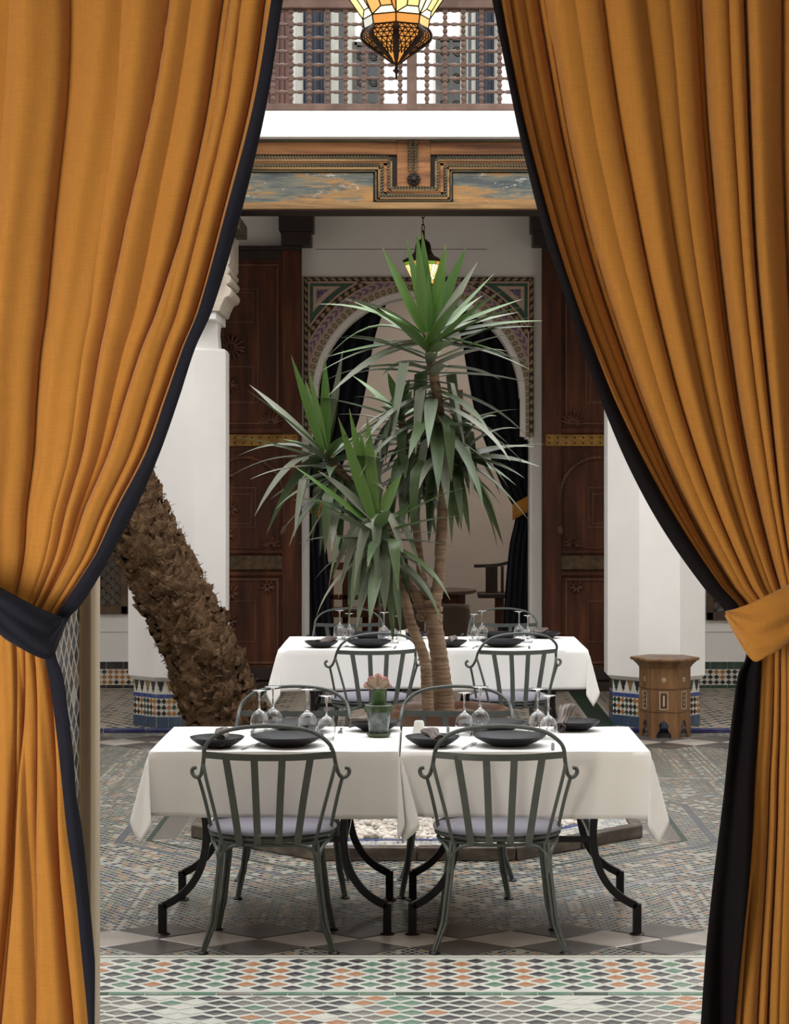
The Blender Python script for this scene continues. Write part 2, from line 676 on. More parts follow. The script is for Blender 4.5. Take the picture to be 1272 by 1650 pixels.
# step edge and the strip between the two tile fields of the near room
for k in range(24):
    x0 = -1.45 + k * 0.125
    b = MB()
    b.box(x0, x0 + 0.121, 7.372, 7.408, HS, HS + 0.0025)
    b.build('edging_tile', R.choice([T_green, T_green, T_grey, T_dgreen]), floor)
b = MB()
b.box(-1.5, 1.5, 7.412, 7.425, HS, HS + 0.002)
b.box(-1.5, 1.5, 7.955, 7.982, HS, HS + 0.003)
b.build('white_border', T_white, floor)
b = MB()
b.box(-3.5, 3.5, 7.980, 7.988, 0.0, HS - 0.008)
b.build('step_riser', T_cobalt, floor)

lz_me = {}


def lozenge_mesh(hw, hd, th, mat, name):
    key = (hw, hd, mat.name)
    if key not in lz_me:
        m_ = MB()
        i_ = 0.94
        vs = [(-hw, 0, 0), (0, -hd, 0), (hw, 0, 0), (0, hd, 0)]
        vs += [(p[0] * i_, p[1] * i_, th) for p in vs]
        m_.add(vs, [(4, 5, 6, 7), (0, 1, 5, 4), (1, 2, 6, 5), (2, 3, 7, 6), (3, 0, 4, 7)])
        lz_me[key] = m_.mesh(name, mat, 20)
    return lz_me[key]


rest = MB()
rest_m = [T_black, T_orange, T_green, T_grey, T_white]
tiles = []
R2 = random.Random(3)
ncol = 0
cyc = [0, 1, 0, 2, 0, 1, 0, 2, 0, 2, 0, 1]
for c in range(44):                           # far field: tiles in columns of one colour
    x = -1.22 + c * 0.0555
    for r in range(6):
        y = 7.475 + r * 0.106 + (0.053 if c % 2 else 0)
        if y > 7.945:
            continue
        k = cyc[c % 12]
        q = R2.random()
        if q < 0.06:
            k = R2.choice([0, 1, 2, 3])
        tiles.append((x, y, k, 0.037, 0.035))
for r in range(9):                            # near field: worn tiles, corner to corner
    y = 6.80 + r * 0.0655
    for c in range(30):
        x = -1.22 + c * 0.083 + (0.0415 if r % 2 else 0)
        q = R2.random()
        k = [0, 3, 0, 4, 0, 3, 1, 0, 3, 2, 0][(c * 2 + (r % 2)) // 3 % 11]
        if q < 0.28:
            k = R2.choice([0, 1, 2, 3, 3, 4])
        tiles.append((x, y, k, 0.0412, 0.0325))
tiles = [t for t in tiles if abs((t[0] * FOC / t[1] + VX) - 645) < 505 and t[1] > 6.9]
tiles.sort(key=lambda t: t[1])
for n, (x, y, k, hw, hd) in enumerate(tiles):
    if n < 285:
        o = link('tile', lozenge_mesh(hw, hd, 0.002, rest_m[k], 'tile'), floor, (x, y, HS))
    else:
        i_ = 0.94
        vs = [(x - hw, y, HS), (x, y - hd, HS), (x + hw, y, HS), (x, y + hd, HS)]
        vs += [(x + (p[0] - x) * i_, y + (p[1] - y) * i_, HS + 0.002) for p in vs]
        rest.add(vs, [(4, 5, 6, 7), (0, 1, 5, 4), (1, 2, 6, 5), (2, 3, 7, 6), (3, 0, 4, 7)], k)
tag(rest.build('small_tiles', rest_m, floor, angle=20), kind='stuff')

# large chequered stones: a band before the step, a band before the gallery
for row, (yc, off, mt) in enumerate([(8.62, 0.0, stone_dark), (8.465, 0.5, stone_light), (8.31, 0.0, stone_dark)]):
    for k in range(-1, 7):
        xc = -1.038 + (k + off) * 0.405
        link('paving_stone', lozenge_mesh(0.2005, 0.154, 0.003, mt, 'paving_stone'), floor, (xc, yc, 0.0))
for row, (yc, off, mt) in enumerate([(14.72, 0.0, stone_dark), (14.92, 0.5, stone_light), (15.12, 0.0, stone_dark)]):
    for k in range(-5, 13):
        xc = -1.50 + (k + off) * 0.405
        link('paving_stone', lozenge_mesh(0.2005, 0.198, 0.003, mt, 'paving_stone'), floor, (xc, yc, 0.0))
for s in (-1, 1):
    for k in range(7):
        x0 = s * (1.38 + k * 0.31)
        b = MB()
        b.box(min(x0, x0 + s * 0.30), max(x0, x0 + s * 0.30), 15.475, 15.535, 0, 0.032)
        b.build('kerb_tile', T_cobalt, floor, bevel=0.006)

# ------------------------------------------------------------------ outer walls
YW = 18.7
wall = structure('wall_back')
b = MB()
b.box(-5.5, -1.001, YW, 18.95, 0.0, 4.7)
b.box(1.034, 5.5, YW, 18.95, 0.0, 4.7)
b.box(-1.001, 1.034, YW, 18.95, 3.655, 4.7)
b.build('wall_plaster', plaster, wall)
b = MB()                                       # wall piece with the round-headed opening
xa, ra = 0.0165, 0.897
pts = [(xa - ra, 2.26), (xa - ra, 2.59)] + [(xa - ra * math.cos(PI * k / 40), 2.59 + ra * math.sin(PI * k / 40)) for k in range(1, 40)] + [(xa + ra, 2.59), (xa + ra, 2.26)]
fr = [(x, YW, z) for x, z in pts]
bk = [(x, 18.95, z) for x, z in pts]
n = len(pts)
b.add(fr + bk, [(i, i + 1, n + i + 1, n + i) for i in range(n - 1)])
for yy, fl in ((YW, False), (18.95, True)):
    up = [(x, yy, 3.656) for x, z in pts]
    vs = [(x, yy, z) for x, z in pts] + up
    b.add(vs, [((i, n + i, n + i + 1, i + 1) if not fl else (i, i + 1, n + i + 1, n + i)) for i in range(1, n - 2)])
for x0, x1 in ((-1.003, xa - ra), (xa + ra, 1.036)):
    b.box(x0, x1, YW, 18.95, 2.26, 3.656)
for s, x0, x1 in ((-1, -1.003, -0.965), (1, 1.0, 1.036)):
    b.box(x0, x1, YW, 18.95, 0.05, 2.27)
for s in (-1, 1):                              # stepped lower ends of the plasterwork
    xs = xa + s * (ra + 0.02)
    for k in range(3):
        b.box(xs + s * (0.02 + k * 0.03) - 0.02, xs + s * (0.02 + k * 0.03) + 0.02, YW - 0.005, 18.94, 2.262 - 0.018 * (k + 1), 2.27)
b.build('arch_plaster', plaster, wall)
b = MB()
b.box(-0.9, 0.62, YW - 0.0015, YW + 0.01, wz(402, YW), wz(401.2, YW))
b.build('wall_crack', shadowgap, wall)
for s in (-1, 1):                              # thin string course below the grille windows
    b = MB()
    xo = sorted((s * 2.0, s * 5.4))
    b.box(xo[0], xo[1], YW - 0.007, YW + 0.01, wz(1019, YW), wz(1017, YW))
    b.build('string_course', plaster2, wall, bevel=0.003)

for sd, s in (('wall_left', -1), ('wall_right', 1)):
    st = structure(sd)
    b = MB()
    xo = sorted((s * 5.5, s * 5.2))
    b.box(xo[0], xo[1], 6.9, 18.95, 0.0, 6.2)
    b.build('wall_plaster', plaster, st)
    b = MB()
    xo = sorted((s * 3.5, s * 3.3))
    b.box(xo[0], xo[1], -2.0, 6.4, 0.0, 4.4)
    b.build('room_plaster', plaster2, st)

# wall between the near room and the courtyard, with the curtained opening
wf = structure('wall_front')
b = MB()
b.box(-5.5, -1.10, 6.40, 6.9, 0.0, 4.6)
b.box(1.17, 5.5, 6.40, 6.9, 0.0, 4.6)
b.box(-5.5, 5.5, 6.40, 6.9, 3.95, 7.2)
b.build('wall_plaster', plain('tan_plaster', (0.47, 0.40, 0.33), 0.85, var=0.06, scale=1.5, bump=0.06, bscale=25), wf)
post = mixcols('cream_plaster_moulding', [(0.3, (0.46, 0.38, 0.27)), (0.7, (0.58, 0.48, 0.34))], 3, 0.6, (1, 1, 0.2))
for s, xe in ((-1, -1.10), (1, 1.17)):
    b = MB()
    prof = [(0.0, 0.0), (0.006, 0.012), (0.022, 0.010), (0.030, 0.0), (0.040, -0.004), (0.050, 0.004), (0.056, 0.02), (0.056, 0.09), (0.0, 0.09)]
    pl = [(xe + (-s) * (p[0]), 6.86 + p[1]) for p in prof]
    b.plate(pl, HS, 3.95)
    b.build('door_post', post, wf, angle=60)
# mosaic on the reveals of the opening
g = NT('reveal_mosaic')
x, y, z = g.sep(g.coord())
mk, i, j = lozenge_id(g, y, z, 0.095, 0.085, 0.10)
idx = g.math('ADD', g.math('MULTIPLY', g.white(g.comb(g.math('ADD', i, j), 0.5, 0.5)), 0.5), g.math('MULTIPLY', g.white(g.comb(i, j, 0.5)), 0.5))
c = g.mix(mk, (0.46, 0.46, 0.43), g.ramp(idx, [(0, (0.018, 0.016, 0.018)), (0.40, (0.15, 0.11, 0.08)), (0.55, (0.05, 0.06, 0.10)), (0.75, (0.38, 0.37, 0.34))], 'CONSTANT'))
mos = g.done(c, 0.35)
b = MB()
b.box(-1.103, -1.097, 6.402, 6.86, HS, 1.62)
b.box(1.167, 1.173, 6.402, 6.86, HS, 1.62)
b.build('mosaic_dado', mos, wf)
b = MB()
b.box(-3.5, 3.5, -2.1, -1.9, 0.0, 4.4)
b.build('room_plaster', plaster2, structure('wall_room'))
rod = thing('curtain_rod', 'dark bronze rod from which the two orange curtains hang', 'curtain rod', (0, 6.16, 3.79))
MB().tube([(-2.6, 0, 0), (2.6, 0, 0)], 0.018, 10).build('rod', chain_mat, rod)
b = MB()
for s in (-1, 1):
    b.lathe([(0, -0.05), (0.035, -0.03), (0.045, 0), (0.03, 0.03), (0, 0.045)], 12, (s * 2.63, 0, 0))
    b.bar([(s * 2.5, 0, 0), (s * 2.5, 0.26, 0)], 0.03, 0.02)
b.build('bracket', chain_mat, rod)
ceil_ = structure('ceiling')
b = MB()
b.box(-3.5, 3.5, -2.1, 6.45, 4.3, 4.4)
b.build('room_ceiling', plaster2, ceil_)
b = MB()
b.box(-5.5, 5.5, 15.55, 18.95, 4.40, 4.54)
b.build('gallery_ceiling', plaster2, ceil_)

# dado on the back wall (dark green glazed strips, chequer of small lozenges between)
dado_top, dz1, dz0 = wz(1066, YW), wz(1078, YW), wz(1103, YW)
for s in (-1, 1):
    x0, x1 = (-3.5, -2.30) if s < 0 else (2.30, 3.5)
    dd = structure('dado', None)
    b = MB()
    b.box(x0, x1, YW - 0.02, YW + 0.01, 0.0, dado_top)
    b.build('dado_backing', T_cream, dd)
    nt = 8
    for k in range(nt):
        xa0, xa1 = lerp(x0, x1, k / nt), lerp(x0, x1, (k + 1) / nt)
        for z0_, z1_ in ((dz1, dado_top), (0.016, dz0 - 0.002)):
            b = MB()
            b.box(xa0 + 0.002, xa1 - 0.002, YW - 0.026, YW - 0.015, z0_ + 0.002, z1_)
            b.build('border_tile', T_dgreen if s > 0 else T_jet, dd, bevel=0.002)
    b = MB()
    hh = (dz1 - dz0) / 6
    nc = int((x1 - x0) / 0.054)
    rr = random.Random(5)
    colk = 0
    for c_ in range(nc):
        if c_ % 2 == 0:
            colk = rr.choice([0, 0, 1])
        for r_ in range(3):
            xx, zz = x0 + 0.03 + c_ * 0.054, dz0 + hh * (2 * r_ + 1)
            kk = colk if rr.random() > 0.15 else 1 - colk
            b.prism([(xx - 0.026, zz), (xx, zz - hh * 0.96), (xx + 0.026, zz), (xx, zz + hh * 0.96)], YW - 0.024, YW - 0.018, kk)
    tag(b.build('lozenge_tiles', [T_jet, T_ochre], dd, angle=20), kind='stuff')

# grille windows beside the doors
for n_, s in ((1, -1), (2, 1)):
    wi = structure('window_%d' % n_)
    xa0, xa1 = (-3.75, wx(206.5, YW)) if s < 0 else (wx(1138.5, YW), 3.75)
    z0_, z1_ = wz(989 if s < 0 else 999, YW), 2.75
    b = MB()
    for q in ((xa0, xa1, z0_, z0_ + 0.075), (xa0, xa1, z1_ - 0.075, z1_), (xa0, xa0 + 0.06, z0_, z1_), (xa1 - 0.06, xa1, z0_, z1_), ((xa0 + xa1) / 2 - 0.03, (xa0 + xa1) / 2 + 0.03, z0_, z1_)):
        b.box(q[0], q[1], YW - 0.05, YW + 0.01, q[2], q[3])
    b.build('window_frame', mixcols('window_wood', [(0.3, (0.05, 0.028, 0.014)), (0.7, (0.13, 0.075, 0.035))], 5, 0.6, (1, 1, 1)) if n_ == 1 else bpy.data.materials['window_wood'], wi, bevel=0.006)
    b = MB()
    b.box(xa0 + 0.03, xa1 - 0.03, YW - 0.006, YW + 0.01, z0_ + 0.03, z1_ - 0.03)
    b.build('pane', wglass_m, wi)
    b = MB()
    sp = 0.085
    k = 0
    while k * sp < (xa1 - xa0) + (z1_ - z0_):
        for sg in (1, -1):
            p, q = [], []
            t0 = k * sp
            # diagonal x + sg*z = const, clipped to the frame
            L_, H_ = xa1 - xa0, z1_ - z0_
            a0, a1 = max(0, t0 - H_), min(L_, t0)
            if a1 - a0 > 0.03:
                P0 = (xa0 + a0, YW - 0.018, z0_ + (t0 - a0) if sg > 0 else z1_ - (t0 - a0))
                P1 = (xa0 + a1, YW - 0.018, z0_ + (t0 - a1) if sg > 0 else z1_ - (t0 - a1))
                b.bar([P0, P1], 0.014, 0.016, (0, 1, 0))
        k += 1
    tag(b.build('lattice', bpy.data.materials['window_wood'], wi), kind='stuff')

# ------------------------------------------------------------------ octagonal pillars with tiled feet
carved = mixcols('carved_stucco', [(0.3, (0.42, 0.36, 0.28)), (0.7, (0.66, 0.58, 0.48))], 9, 0.85, bump=0.5, bscale=22)


def octa(r, cx=0.0, cy=0.0, k=8):
    return [(cx + r * math.cos(PI / 8 + PI / 4 * i), cy + r * math.sin(PI / 8 + PI / 4 * i)) for i in range(k)]


ztop, zw = wz(563, 15.9), 0.363
RO = 0.396                                      # circumradius
pil = structure('pillar')
pil.location = (-1.803, 16.0, 0)
prof = [(RO - 0.03, zw - 0.0), (RO, zw + 0.03), (RO, ztop - 0.02), (RO - 0.012, ztop), (RO - 0.06, ztop), (RO - 0.07, ztop + 0.12), (RO - 0.055, ztop + 0.30), (RO - 0.045, ztop + 0.34)]
b = MB()
b.lathe(prof, 8, a0=PI / 8)
b.build('shaft', plaster, pil, angle=20)
b = MB()
b.lathe([(RO - 0.06, -0.0), (RO - 0.045, 0.0), (RO - 0.045, zw + 0.01), (0.1, zw + 0.01)], 8, a0=PI / 8)
b.build('tile_bed', T_cream, pil, angle=20)
rd = random.Random(11)
loz = MB()
ap = (RO - 0.045) * math.cos(PI / 8)
fw = 2 * (RO - 0.045) * math.sin(PI / 8)
for fce in range(8):
    M = Matrix.Rotation(PI / 4 * fce, 4, 'Z') @ Matrix.Translation((0, -ap, 0))
    if fce in (3, 4, 5):
        continue
    nn = 3
    for k in range(nn):                           # tall blue tiles at the foot
        x0, x1 = -fw / 2 + fw * k / nn, -fw / 2 + fw * (k + 1) / nn
        q = MB()
        q.box(x0 + 0.002, x1 - 0.002, -0.006, 0.004, 0.016, 0.096, 0, M)
        q.build('foot_tile', T_slate, pil, bevel=0.002)
    nn = 4
    for k in range(nn):
        x0, x1 = -fw / 2 + fw * k / nn, -fw / 2 + fw * (k + 1) / nn
        q = MB()
        q.box(x0 + 0.0015, x1 - 0.0015, -0.006, 0.004, 0.236, 0.264, 0, M)
        q.build('stripe_tile', T_blue, pil, bevel=0.002)
        xc, hw = (x0 + x1) / 2, fw / nn * 0.36
        q = MB()                                  # pendant-shaped tile
        z0_, z1_ = 0.275, 0.357
        q.prism([(xc - hw, z1_), (xc - hw * 0.9, z1_ - 0.018), (xc - hw * 0.42, z0_ + 0.034), (xc - hw * 0.55, z0_ + 0.024), (xc - hw * 0.2, z0_ + 0.018), (xc, z0_),
                 (xc + hw * 0.2, z0_ + 0.018), (xc + hw * 0.55, z0_ + 0.024), (xc + hw * 0.42, z0_ + 0.034), (xc + hw * 0.9, z1_ - 0.018), (xc + hw, z1_)], -0.005, 0.004, 0, M)
        q.build('pendant_tile', [T_jet, T_gold, T_jet, T_dgreen][(k + fce) % 4], pil)
    for c_ in range(7):
        kk = 0 if (c_ // 2) % 2 == 0 else rd.choice([1, 2])
        for r_ in range(3):
            xx, zz = -fw / 2 + fw * (c_ + 0.5) / 7, 0.1 + 0.0445 * (r_ + 0.5)
            k2 = kk if rd.random() > 0.2 else rd.choice([0, 1, 2])
            loz.prism([(xx - 0.0185, zz), (xx, zz - 0.0205), (xx + 0.0185, zz), (xx, zz + 0.0205)], -0.005, 0.004, k2, M)
tag(loz.build('lozenge_tiles', [T_jet, T_ochre, T_dgreen], pil, angle=20), kind='stuff')
b = MB()                                           # plain block and carved stucco bracket above the neck
zc = ztop + 0.30
b.box(-0.46, 0.317, -0.40, 0.40, zc - 0.10, zc + 0.0)
b.build('capital_block', plaster, pil, bevel=0.008)
b = MB()
z0c = zc - 0.04
sp = [(-0.42, z0c), (0.345, z0c), (0.36, z0c + 0.05), (0.385, z0c + 0.10), (0.42, z0c + 0.115), (0.432, z0c + 0.145), (0.425, z0c + 0.175), (0.40, z0c + 0.185), (0.395, z0c + 0.20), (0.42, z0c + 0.21), (0.432, z0c + 0.24),
      (0.42, z0c + 0.265), (0.40, z0c + 0.275), (0.415, z0c + 0.285), (0.425, z0c + 0.31), (0.405, z0c + 0.335), (0.42, z0c + 0.36), (0.42, 3.78), (-0.42, 3.78)]
b.prism(sp, -0.42, 0.36)
b.build('carved_bracket', carved, pil, bevel=0.01)
b = MB()
for k in range(6):
    a = k * PI / 3
    b.tube(smooth_path([(0.30 + 0.07 * math.cos(a + t * 0.8) * (1 - t * 0.12), -0.425, zc + 0.30 + 0.07 * math.sin(a + t * 0.8) * (1 - t * 0.12)) for t in range(6)], 2), 0.008, 5)
b.build('scroll_relief', carved, pil)
b = MB()
b.box(-0.30, 0.50, -0.52, 0.2, 3.70, 3.80)
for k in range(5):
    b.lathe([(0, -0.05), (0.03, -0.03), (0.045, 0.0), (0.03, 0.03), (0, 0.05)], 10, (-0.2 + k * 0.15, -0.48, 3.69))
b.build('timber_bracket', mossywood, pil, bevel=0.006)
p2 = copy_tree(pil)
p2.location = (1.80, 16.0, 0)
p2.rotation_euler = (0, 0, 0)
for ch in p2.children:                              # the bracket faces the other way on the right-hand pillar
    if ch.name.split('.')[0] in ('capital_block', 'carved_bracket', 'scroll_relief', 'timber_bracket'):
        ch.rotation_euler = (0, 0, PI)

# ------------------------------------------------------------------ carved and painted lintel beam
YB = 15.40
SB = FOC / YB


def bx(px):
    return wx(px, YB)


def bz(py):
    return wz(py, YB)


beam = structure('trim_1')
b = MB()
b.box(-4.6, 4.6, YB + 0.03, YB + 0.46, bz(336), bz(223))
b.build('beam_core', darkwood2, beam, bevel=0.01)
painted = NT('flaking_blue_paint')
v = painted.mapping(painted.coord(), (0.55, 2, 5.0))
pz = painted.sep(painted.coord())[2]
f0 = painted.noise(v, 3.2, 6, 0.72, 0.5)
f1 = painted.math('ADD', f0, painted.math('MULTIPLY', painted.math('SUBTRACT', 3.985, pz), 0.55))
f2 = painted.noise(painted.mapping(painted.coord(), (1.2, 2, 15)), 3.0, 6, 0.75, 0.8)
c = painted.ramp(f1, [(0.28, (0.03, 0.04, 0.05)), (0.42, (0.10, 0.115, 0.11)), (0.50, (0.19, 0.18, 0.13)), (0.56, (0.36, 0.19, 0.065)), (0.70, (0.46, 0.25, 0.085)), (0.8, (0.30, 0.15, 0.06))])
c = painted.mix(painted.ramp(f2, [(0.54, 0.0), (0.60, 0.8)]), c, (0.065, 0.08, 0.09))
f3 = painted.noise(painted.mapping(painted.coord(), (3, 2, 9), loc=(3, 1, 7)), 3.0, 4, 0.7)
c = painted.mix(painted.ramp(f3, [(0.60, 0.0), (0.66, 0.75)]), c, (0.55, 0.52, 0.45))
painted.bump(f2, 0.3, 0.01)
painted_m = painted.done(c, 0.75)
ZB0, ZB1 = bz(336), bz(223)
for x0, x1 in ((-4.6, bx(602)), (bx(730), 4.6)):
    b = MB()
    b.box(x0, x1, YB + 0.012, YB + 0.05, bz(326), bz(278))
    b.build('painted_panel', painted_m, beam, bevel=0.004)
for x0, x1 in ((-4.6, bx(640)), (bx(694), 4.6)):
    b = MB()
    b.box(x0, x1, YB + 0.004, YB + 0.05, bz(249), bz(229))
    b.build('top_board', redwood, beam, bevel=0.004)
    b = MB()
    b.box(x0, x1, YB - 0.012, YB + 0.05, bz(229), bz(222.5))
    b.build('top_moulding', mossywood, beam, bevel=0.006)
b = MB()
b.box(bx(640), bx(694), YB + 0.004, YB + 0.05, bz(301), bz(223))
b.build('centre_board', redwood, beam, bevel=0.004)
b = MB()
b.box(-4.6, 4.6, YB - 0.010, YB + 0.05, bz(337), bz(326))
b.build('bottom_board', oldwood, beam, bevel=0.005)


def step_path(yt, xl, yb, xr, depth, ext=4.6):
    return [(-ext, depth, bz(yt)), (bx(xl), depth, bz(yt)), (bx(xl), depth, bz(yb)), (bx(xr), depth, bz(yb)), (bx(xr), depth, bz(yt)), (ext, depth, bz(yt))]


def mitre_bar(bd, path, w_, h_, m=0):
    """flat moulding following a stepped path in the beam's face (square corners)"""
    for p, q in zip(path, path[1:]):
        x0, x1 = sorted((p[0], q[0]))
        z0_, z1_ = sorted((p[2], q[2]))
        bd.box(x0 - w_ / 2, x1 + w_ / 2, p[1] - h_, YB + 0.04, z0_ - w_ / 2, z1_ + w_ / 2, m)


for nm, args, w_, h_, mt in (('moulding', (258.5, 630.5, 306.5, 703, YB), 0.016, 0.014, oldwood),
                             ('moulding', (261.5, 626, 309, 707.5, YB), 0.014, 0.006, redwood),
                             ('moulding', (271.5, 611.5, 319.5, 722.5, YB), 0.018, 0.014, oldwood),
                             ('moulding', (275.5, 606, 323, 727, YB), 0.014, 0.004, mossywood)):
    b = MB()
    mitre_bar(b, step_path(*args), w_, h_)
    b.build(nm, mt, beam, bevel=0.003)
b = MB()
mitre_bar(b, step_path(264, 621, 312, 712.5, YB), 0.03, 0.0)
b.build('moulding', redwood, beam, bevel=0.003)


def rope(path, r, name):
    """twisted rope moulding made of slanted beads"""
    q = MB()
    for p, s_ in zip(path, path[1:]):
        p, s_ = Vector(p), Vector(s_)
        d = (s_ - p)
        L = d.length
        d.normalize()
        nb = max(2, int(L / (r * 1.7)))
        sd = d.cross(Vector((0, -1, 0)))
        for k in range(nb):
            c0 = p + d * (L * (k + 0.5) / nb)
            t = (d * 0.55 + sd * 0.85).normalized()
            q.bar([c0 - t * r * 1.25, c0 - t * r * 0.6 + Vector((0, -r, 0)) * 0.9, c0 + t * r * 0.6 + Vector((0, -r, 0)) * 0.9, c0 + t * r * 1.25], r * 1.0, r * 0.9, (0, -1, 0))
    tag(q.build(name, mossywood, beam), kind='stuff')


rope([(p[0], YB, p[2]) for p in step_path(254.5, 628, 304.5, 705.5, 0, 1.6)], 0.0125, 'rope_moulding')
rope([(p[0], YB, p[2]) for p in step_path(267, 615, 316, 719, 0, 1.6)], 0.0125, 'rope_moulding')
rope([(bx(661), YB - 0.004, bz(226)), (bx(661), YB - 0.004, bz(276))], 0.012, 'rope_moulding')
rope([(bx(670), YB - 0.004, bz(226)), (bx(670), YB - 0.004, bz(276))], 0.012, 'rope_moulding')
b = MB()
Mx = Matrix.Translation((bx(667), YB, bz(289))) @ Matrix.Rotation(PI / 2, 4, 'X')
q = MB()
q.lathe([(0.05, -0.005), (0.05, 0.012), (0.040, 0.02), (0.036, 0.014), (0.026, 0.016), (0.020, 0.034), (0.012, 0.044), (0, 0.046)], 18)
b.add(q.v, q.f, 0, None, Mx)
for k in range(8):
    a = k * PI / 4
    q = MB()
    q.lathe([(0, -0.004), (0.008, 0.004), (0.006, 0.012), (0, 0.016)], 6, (0.033 * math.cos(a), 0.033 * math.sin(a), 0.012))
    b.add(q.v, q.f, 0, None, Mx)
b.build('round_boss', darkwood2, beam)

# ------------------------------------------------------------------ parapet and turned-wood balcony screen
par = structure('trim_2')
b = MB()
b.box(-4.8, 4.8, 15.30, 15.62, wz(221, 15.3), wz(178.5, 15.3))
b.build('parapet', limewash, par, bevel=0.006)
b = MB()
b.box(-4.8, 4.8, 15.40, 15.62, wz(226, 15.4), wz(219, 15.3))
b.build('shadow_joint', darkwood2, par)  # dark strip that stands in for the shadow gap below the parapet

rail = thing('balcony_screen', 'turned-wood lattice screen standing on the white parapet of the upper gallery', 'screen', (0, 15.45, 0))
YR = 15.45


def rx(px):
    return wx(px, YR)


def rz_(py):
    return wz(py, YR)


z_b, z_t = rz_(170), rz_(14)
b = MB()
b.box(-2.5, 2.5, -0.035, 0.035, rz_(179), rz_(168))
b.build('bottom_rail', railwood, rail, bevel=0.006)
b = MB()
b.box(-2.5, 2.5, -0.045, 0.045, rz_(15), rz_(-6))
b.box(-2.5, 2.5, -0.06, 0.06, rz_(-2), rz_(-10))
b.build('top_rail', railwood, rail, bevel=0.006)
xp = rx(664)
for xx in (xp, xp - 1.2, xp + 1.2):
    if abs(xx - xp) > 0.01:
        continue
    b = MB()
    b.box(xx - 0.036, xx + 0.036, -0.04, 0.04, rz_(178), rz_(10))
    b.build('post', railwood, rail, bevel=0.005)
colx = [xp + 0.066 + 0.133 * (k + 0.5) - 0.022 for k in range(12)] + [xp - 0.02 - 0.133 * (k + 0.5) for k in range(12)]
rows = [rz_(168 - 21.8 * (k + 1) + 2) for k in range(7)]
spind = [(0.0085, 0.0), (0.011, 0.03), (0.0165, 0.09), (0.011, 0.14), (0.015, 0.20), (0.010, 0.28), (0.018, 0.42), (0.018, 0.58), (0.010, 0.72), (0.015, 0.80), (0.011, 0.86), (0.0165, 0.91), (0.011, 0.97), (0.0085, 1.0)]
zs = [z_b] + sorted(rows) + [z_t]
b = MB()
for z0_, z1_ in zip(zs, zs[1:]):
    b.lathe([(r, lerp(z0_, z1_, t)) for r, t in spind], 8)
for zz in sorted(rows):
    b.box(-0.018, 0.018, -0.018, 0.018, zz - 0.017, zz + 0.017)
bal_me = b.mesh('baluster', railwood)
for xx in colx:
    link('baluster', bal_me, rail, (xx, 0, 0))
xs = sorted(colx)
b = MB()
for x0, x1 in zip(xs, xs[1:]):
    q = MB()
    q.lathe([(r * 0.8, lerp(x0, x1, t)) for r, t in spind], 6)
    b.add(q.v, q.f, 0, None, Matrix.Rotation(PI / 2, 4, 'Y'))
cross_me = b.mesh('crossbar', railwood)
for zz in rows:
    link('crossbar', cross_me, rail, (0, 0, zz))

# ------------------------------------------------------------------ upper gallery behind the screen
up = structure('wall_upper')
YU = 18.6


def ux(px):
    return wx(px, YU)


def uz(py):
    return wz(py, YU)


b = MB()
b.box(-5.5, 5.5, YU, YU + 0.2, 4.5, 6.6)
b.build('wall_plaster', limewash, up)
b = MB()
b.box(-5.5, 5.5, 15.62, YU, 4.50, 4.56)
b.build('upper_floor', stone_light, up)
shut = mixcols('red_brown_shutter', [(0.3, (0.05, 0.020, 0.014)), (0.7, (0.11, 0.046, 0.032))], 4, 0.6, (1, 1, 0.3))
greyp = plain('grey_green_paint', (0.34, 0.34, 0.30), 0.6)
for x0, x1, nm in ((ux(395), ux(468), 's'), (ux(836), ux(880), 's')):   # louvred shutters
    t = structure('door_%d' % (3 if x0 < 0 else 4))
    b = MB()
    b.box(x0, x1, YU - 0.05, YU, 4.55, 6.4)
    b.build('leaf', shut, t)
    ns = 9
    for k in range(ns):
        xa0 = lerp(x0, x1, k / ns)
        b = MB()
        b.box(xa0 + 0.004, lerp(x0, x1, (k + 1) / ns) - 0.004, YU - 0.062, YU - 0.045, 4.58, 6.37)
        b.build('slat', shut, t, bevel=0.004)
for n_, (px0, px1, px2, px3) in ((3, (484, 505, 540, 566)), (4, (748, 766, 782, 800))):
    wi = structure('window_%d' % n_)
    x0, x1 = ux(px0), ux(px3)
    b = MB()
    for xx in (x0, ux(px1), ux(px2), x1):
        b.box(xx - 0.035, xx + 0.035, YU - 0.06, YU + 0.01, 4.55, 6.4)
    b.box(x0, x1, YU - 0.06, YU + 0.01, 6.33, 6.42)
    b.build('window_frame', greyp, wi, bevel=0.006)
    b = MB()
    b.box(x0, x1, YU - 0.02, YU - 0.012, 4.56, 6.35)
    b.build('pane', wglass_m, wi)
    b = MB()
    xa0, xa1 = (ux(px0 + 6), ux(px1 + 16)) if n_ == 3 else (ux(767), ux(796))
    b.grid(lambda a, c_: (lerp(xa0, xa1, a), YU - 0.075 + 0.018 * math.sin(a * 24), lerp(4.57, 6.33, c_)), 40, 4)
    b.build('drape', fabric('slate_blue_drape', (0.022, 0.028, 0.048)) if n_ == 3 else bpy.data.materials['slate_blue_drape'], wi, solid=0.004)
gril = mixcols('grey_iron_scrollwork', [(0.3, (0.03, 0.028, 0.025)), (0.7, (0.09, 0.08, 0.065))], 10, 0.6)
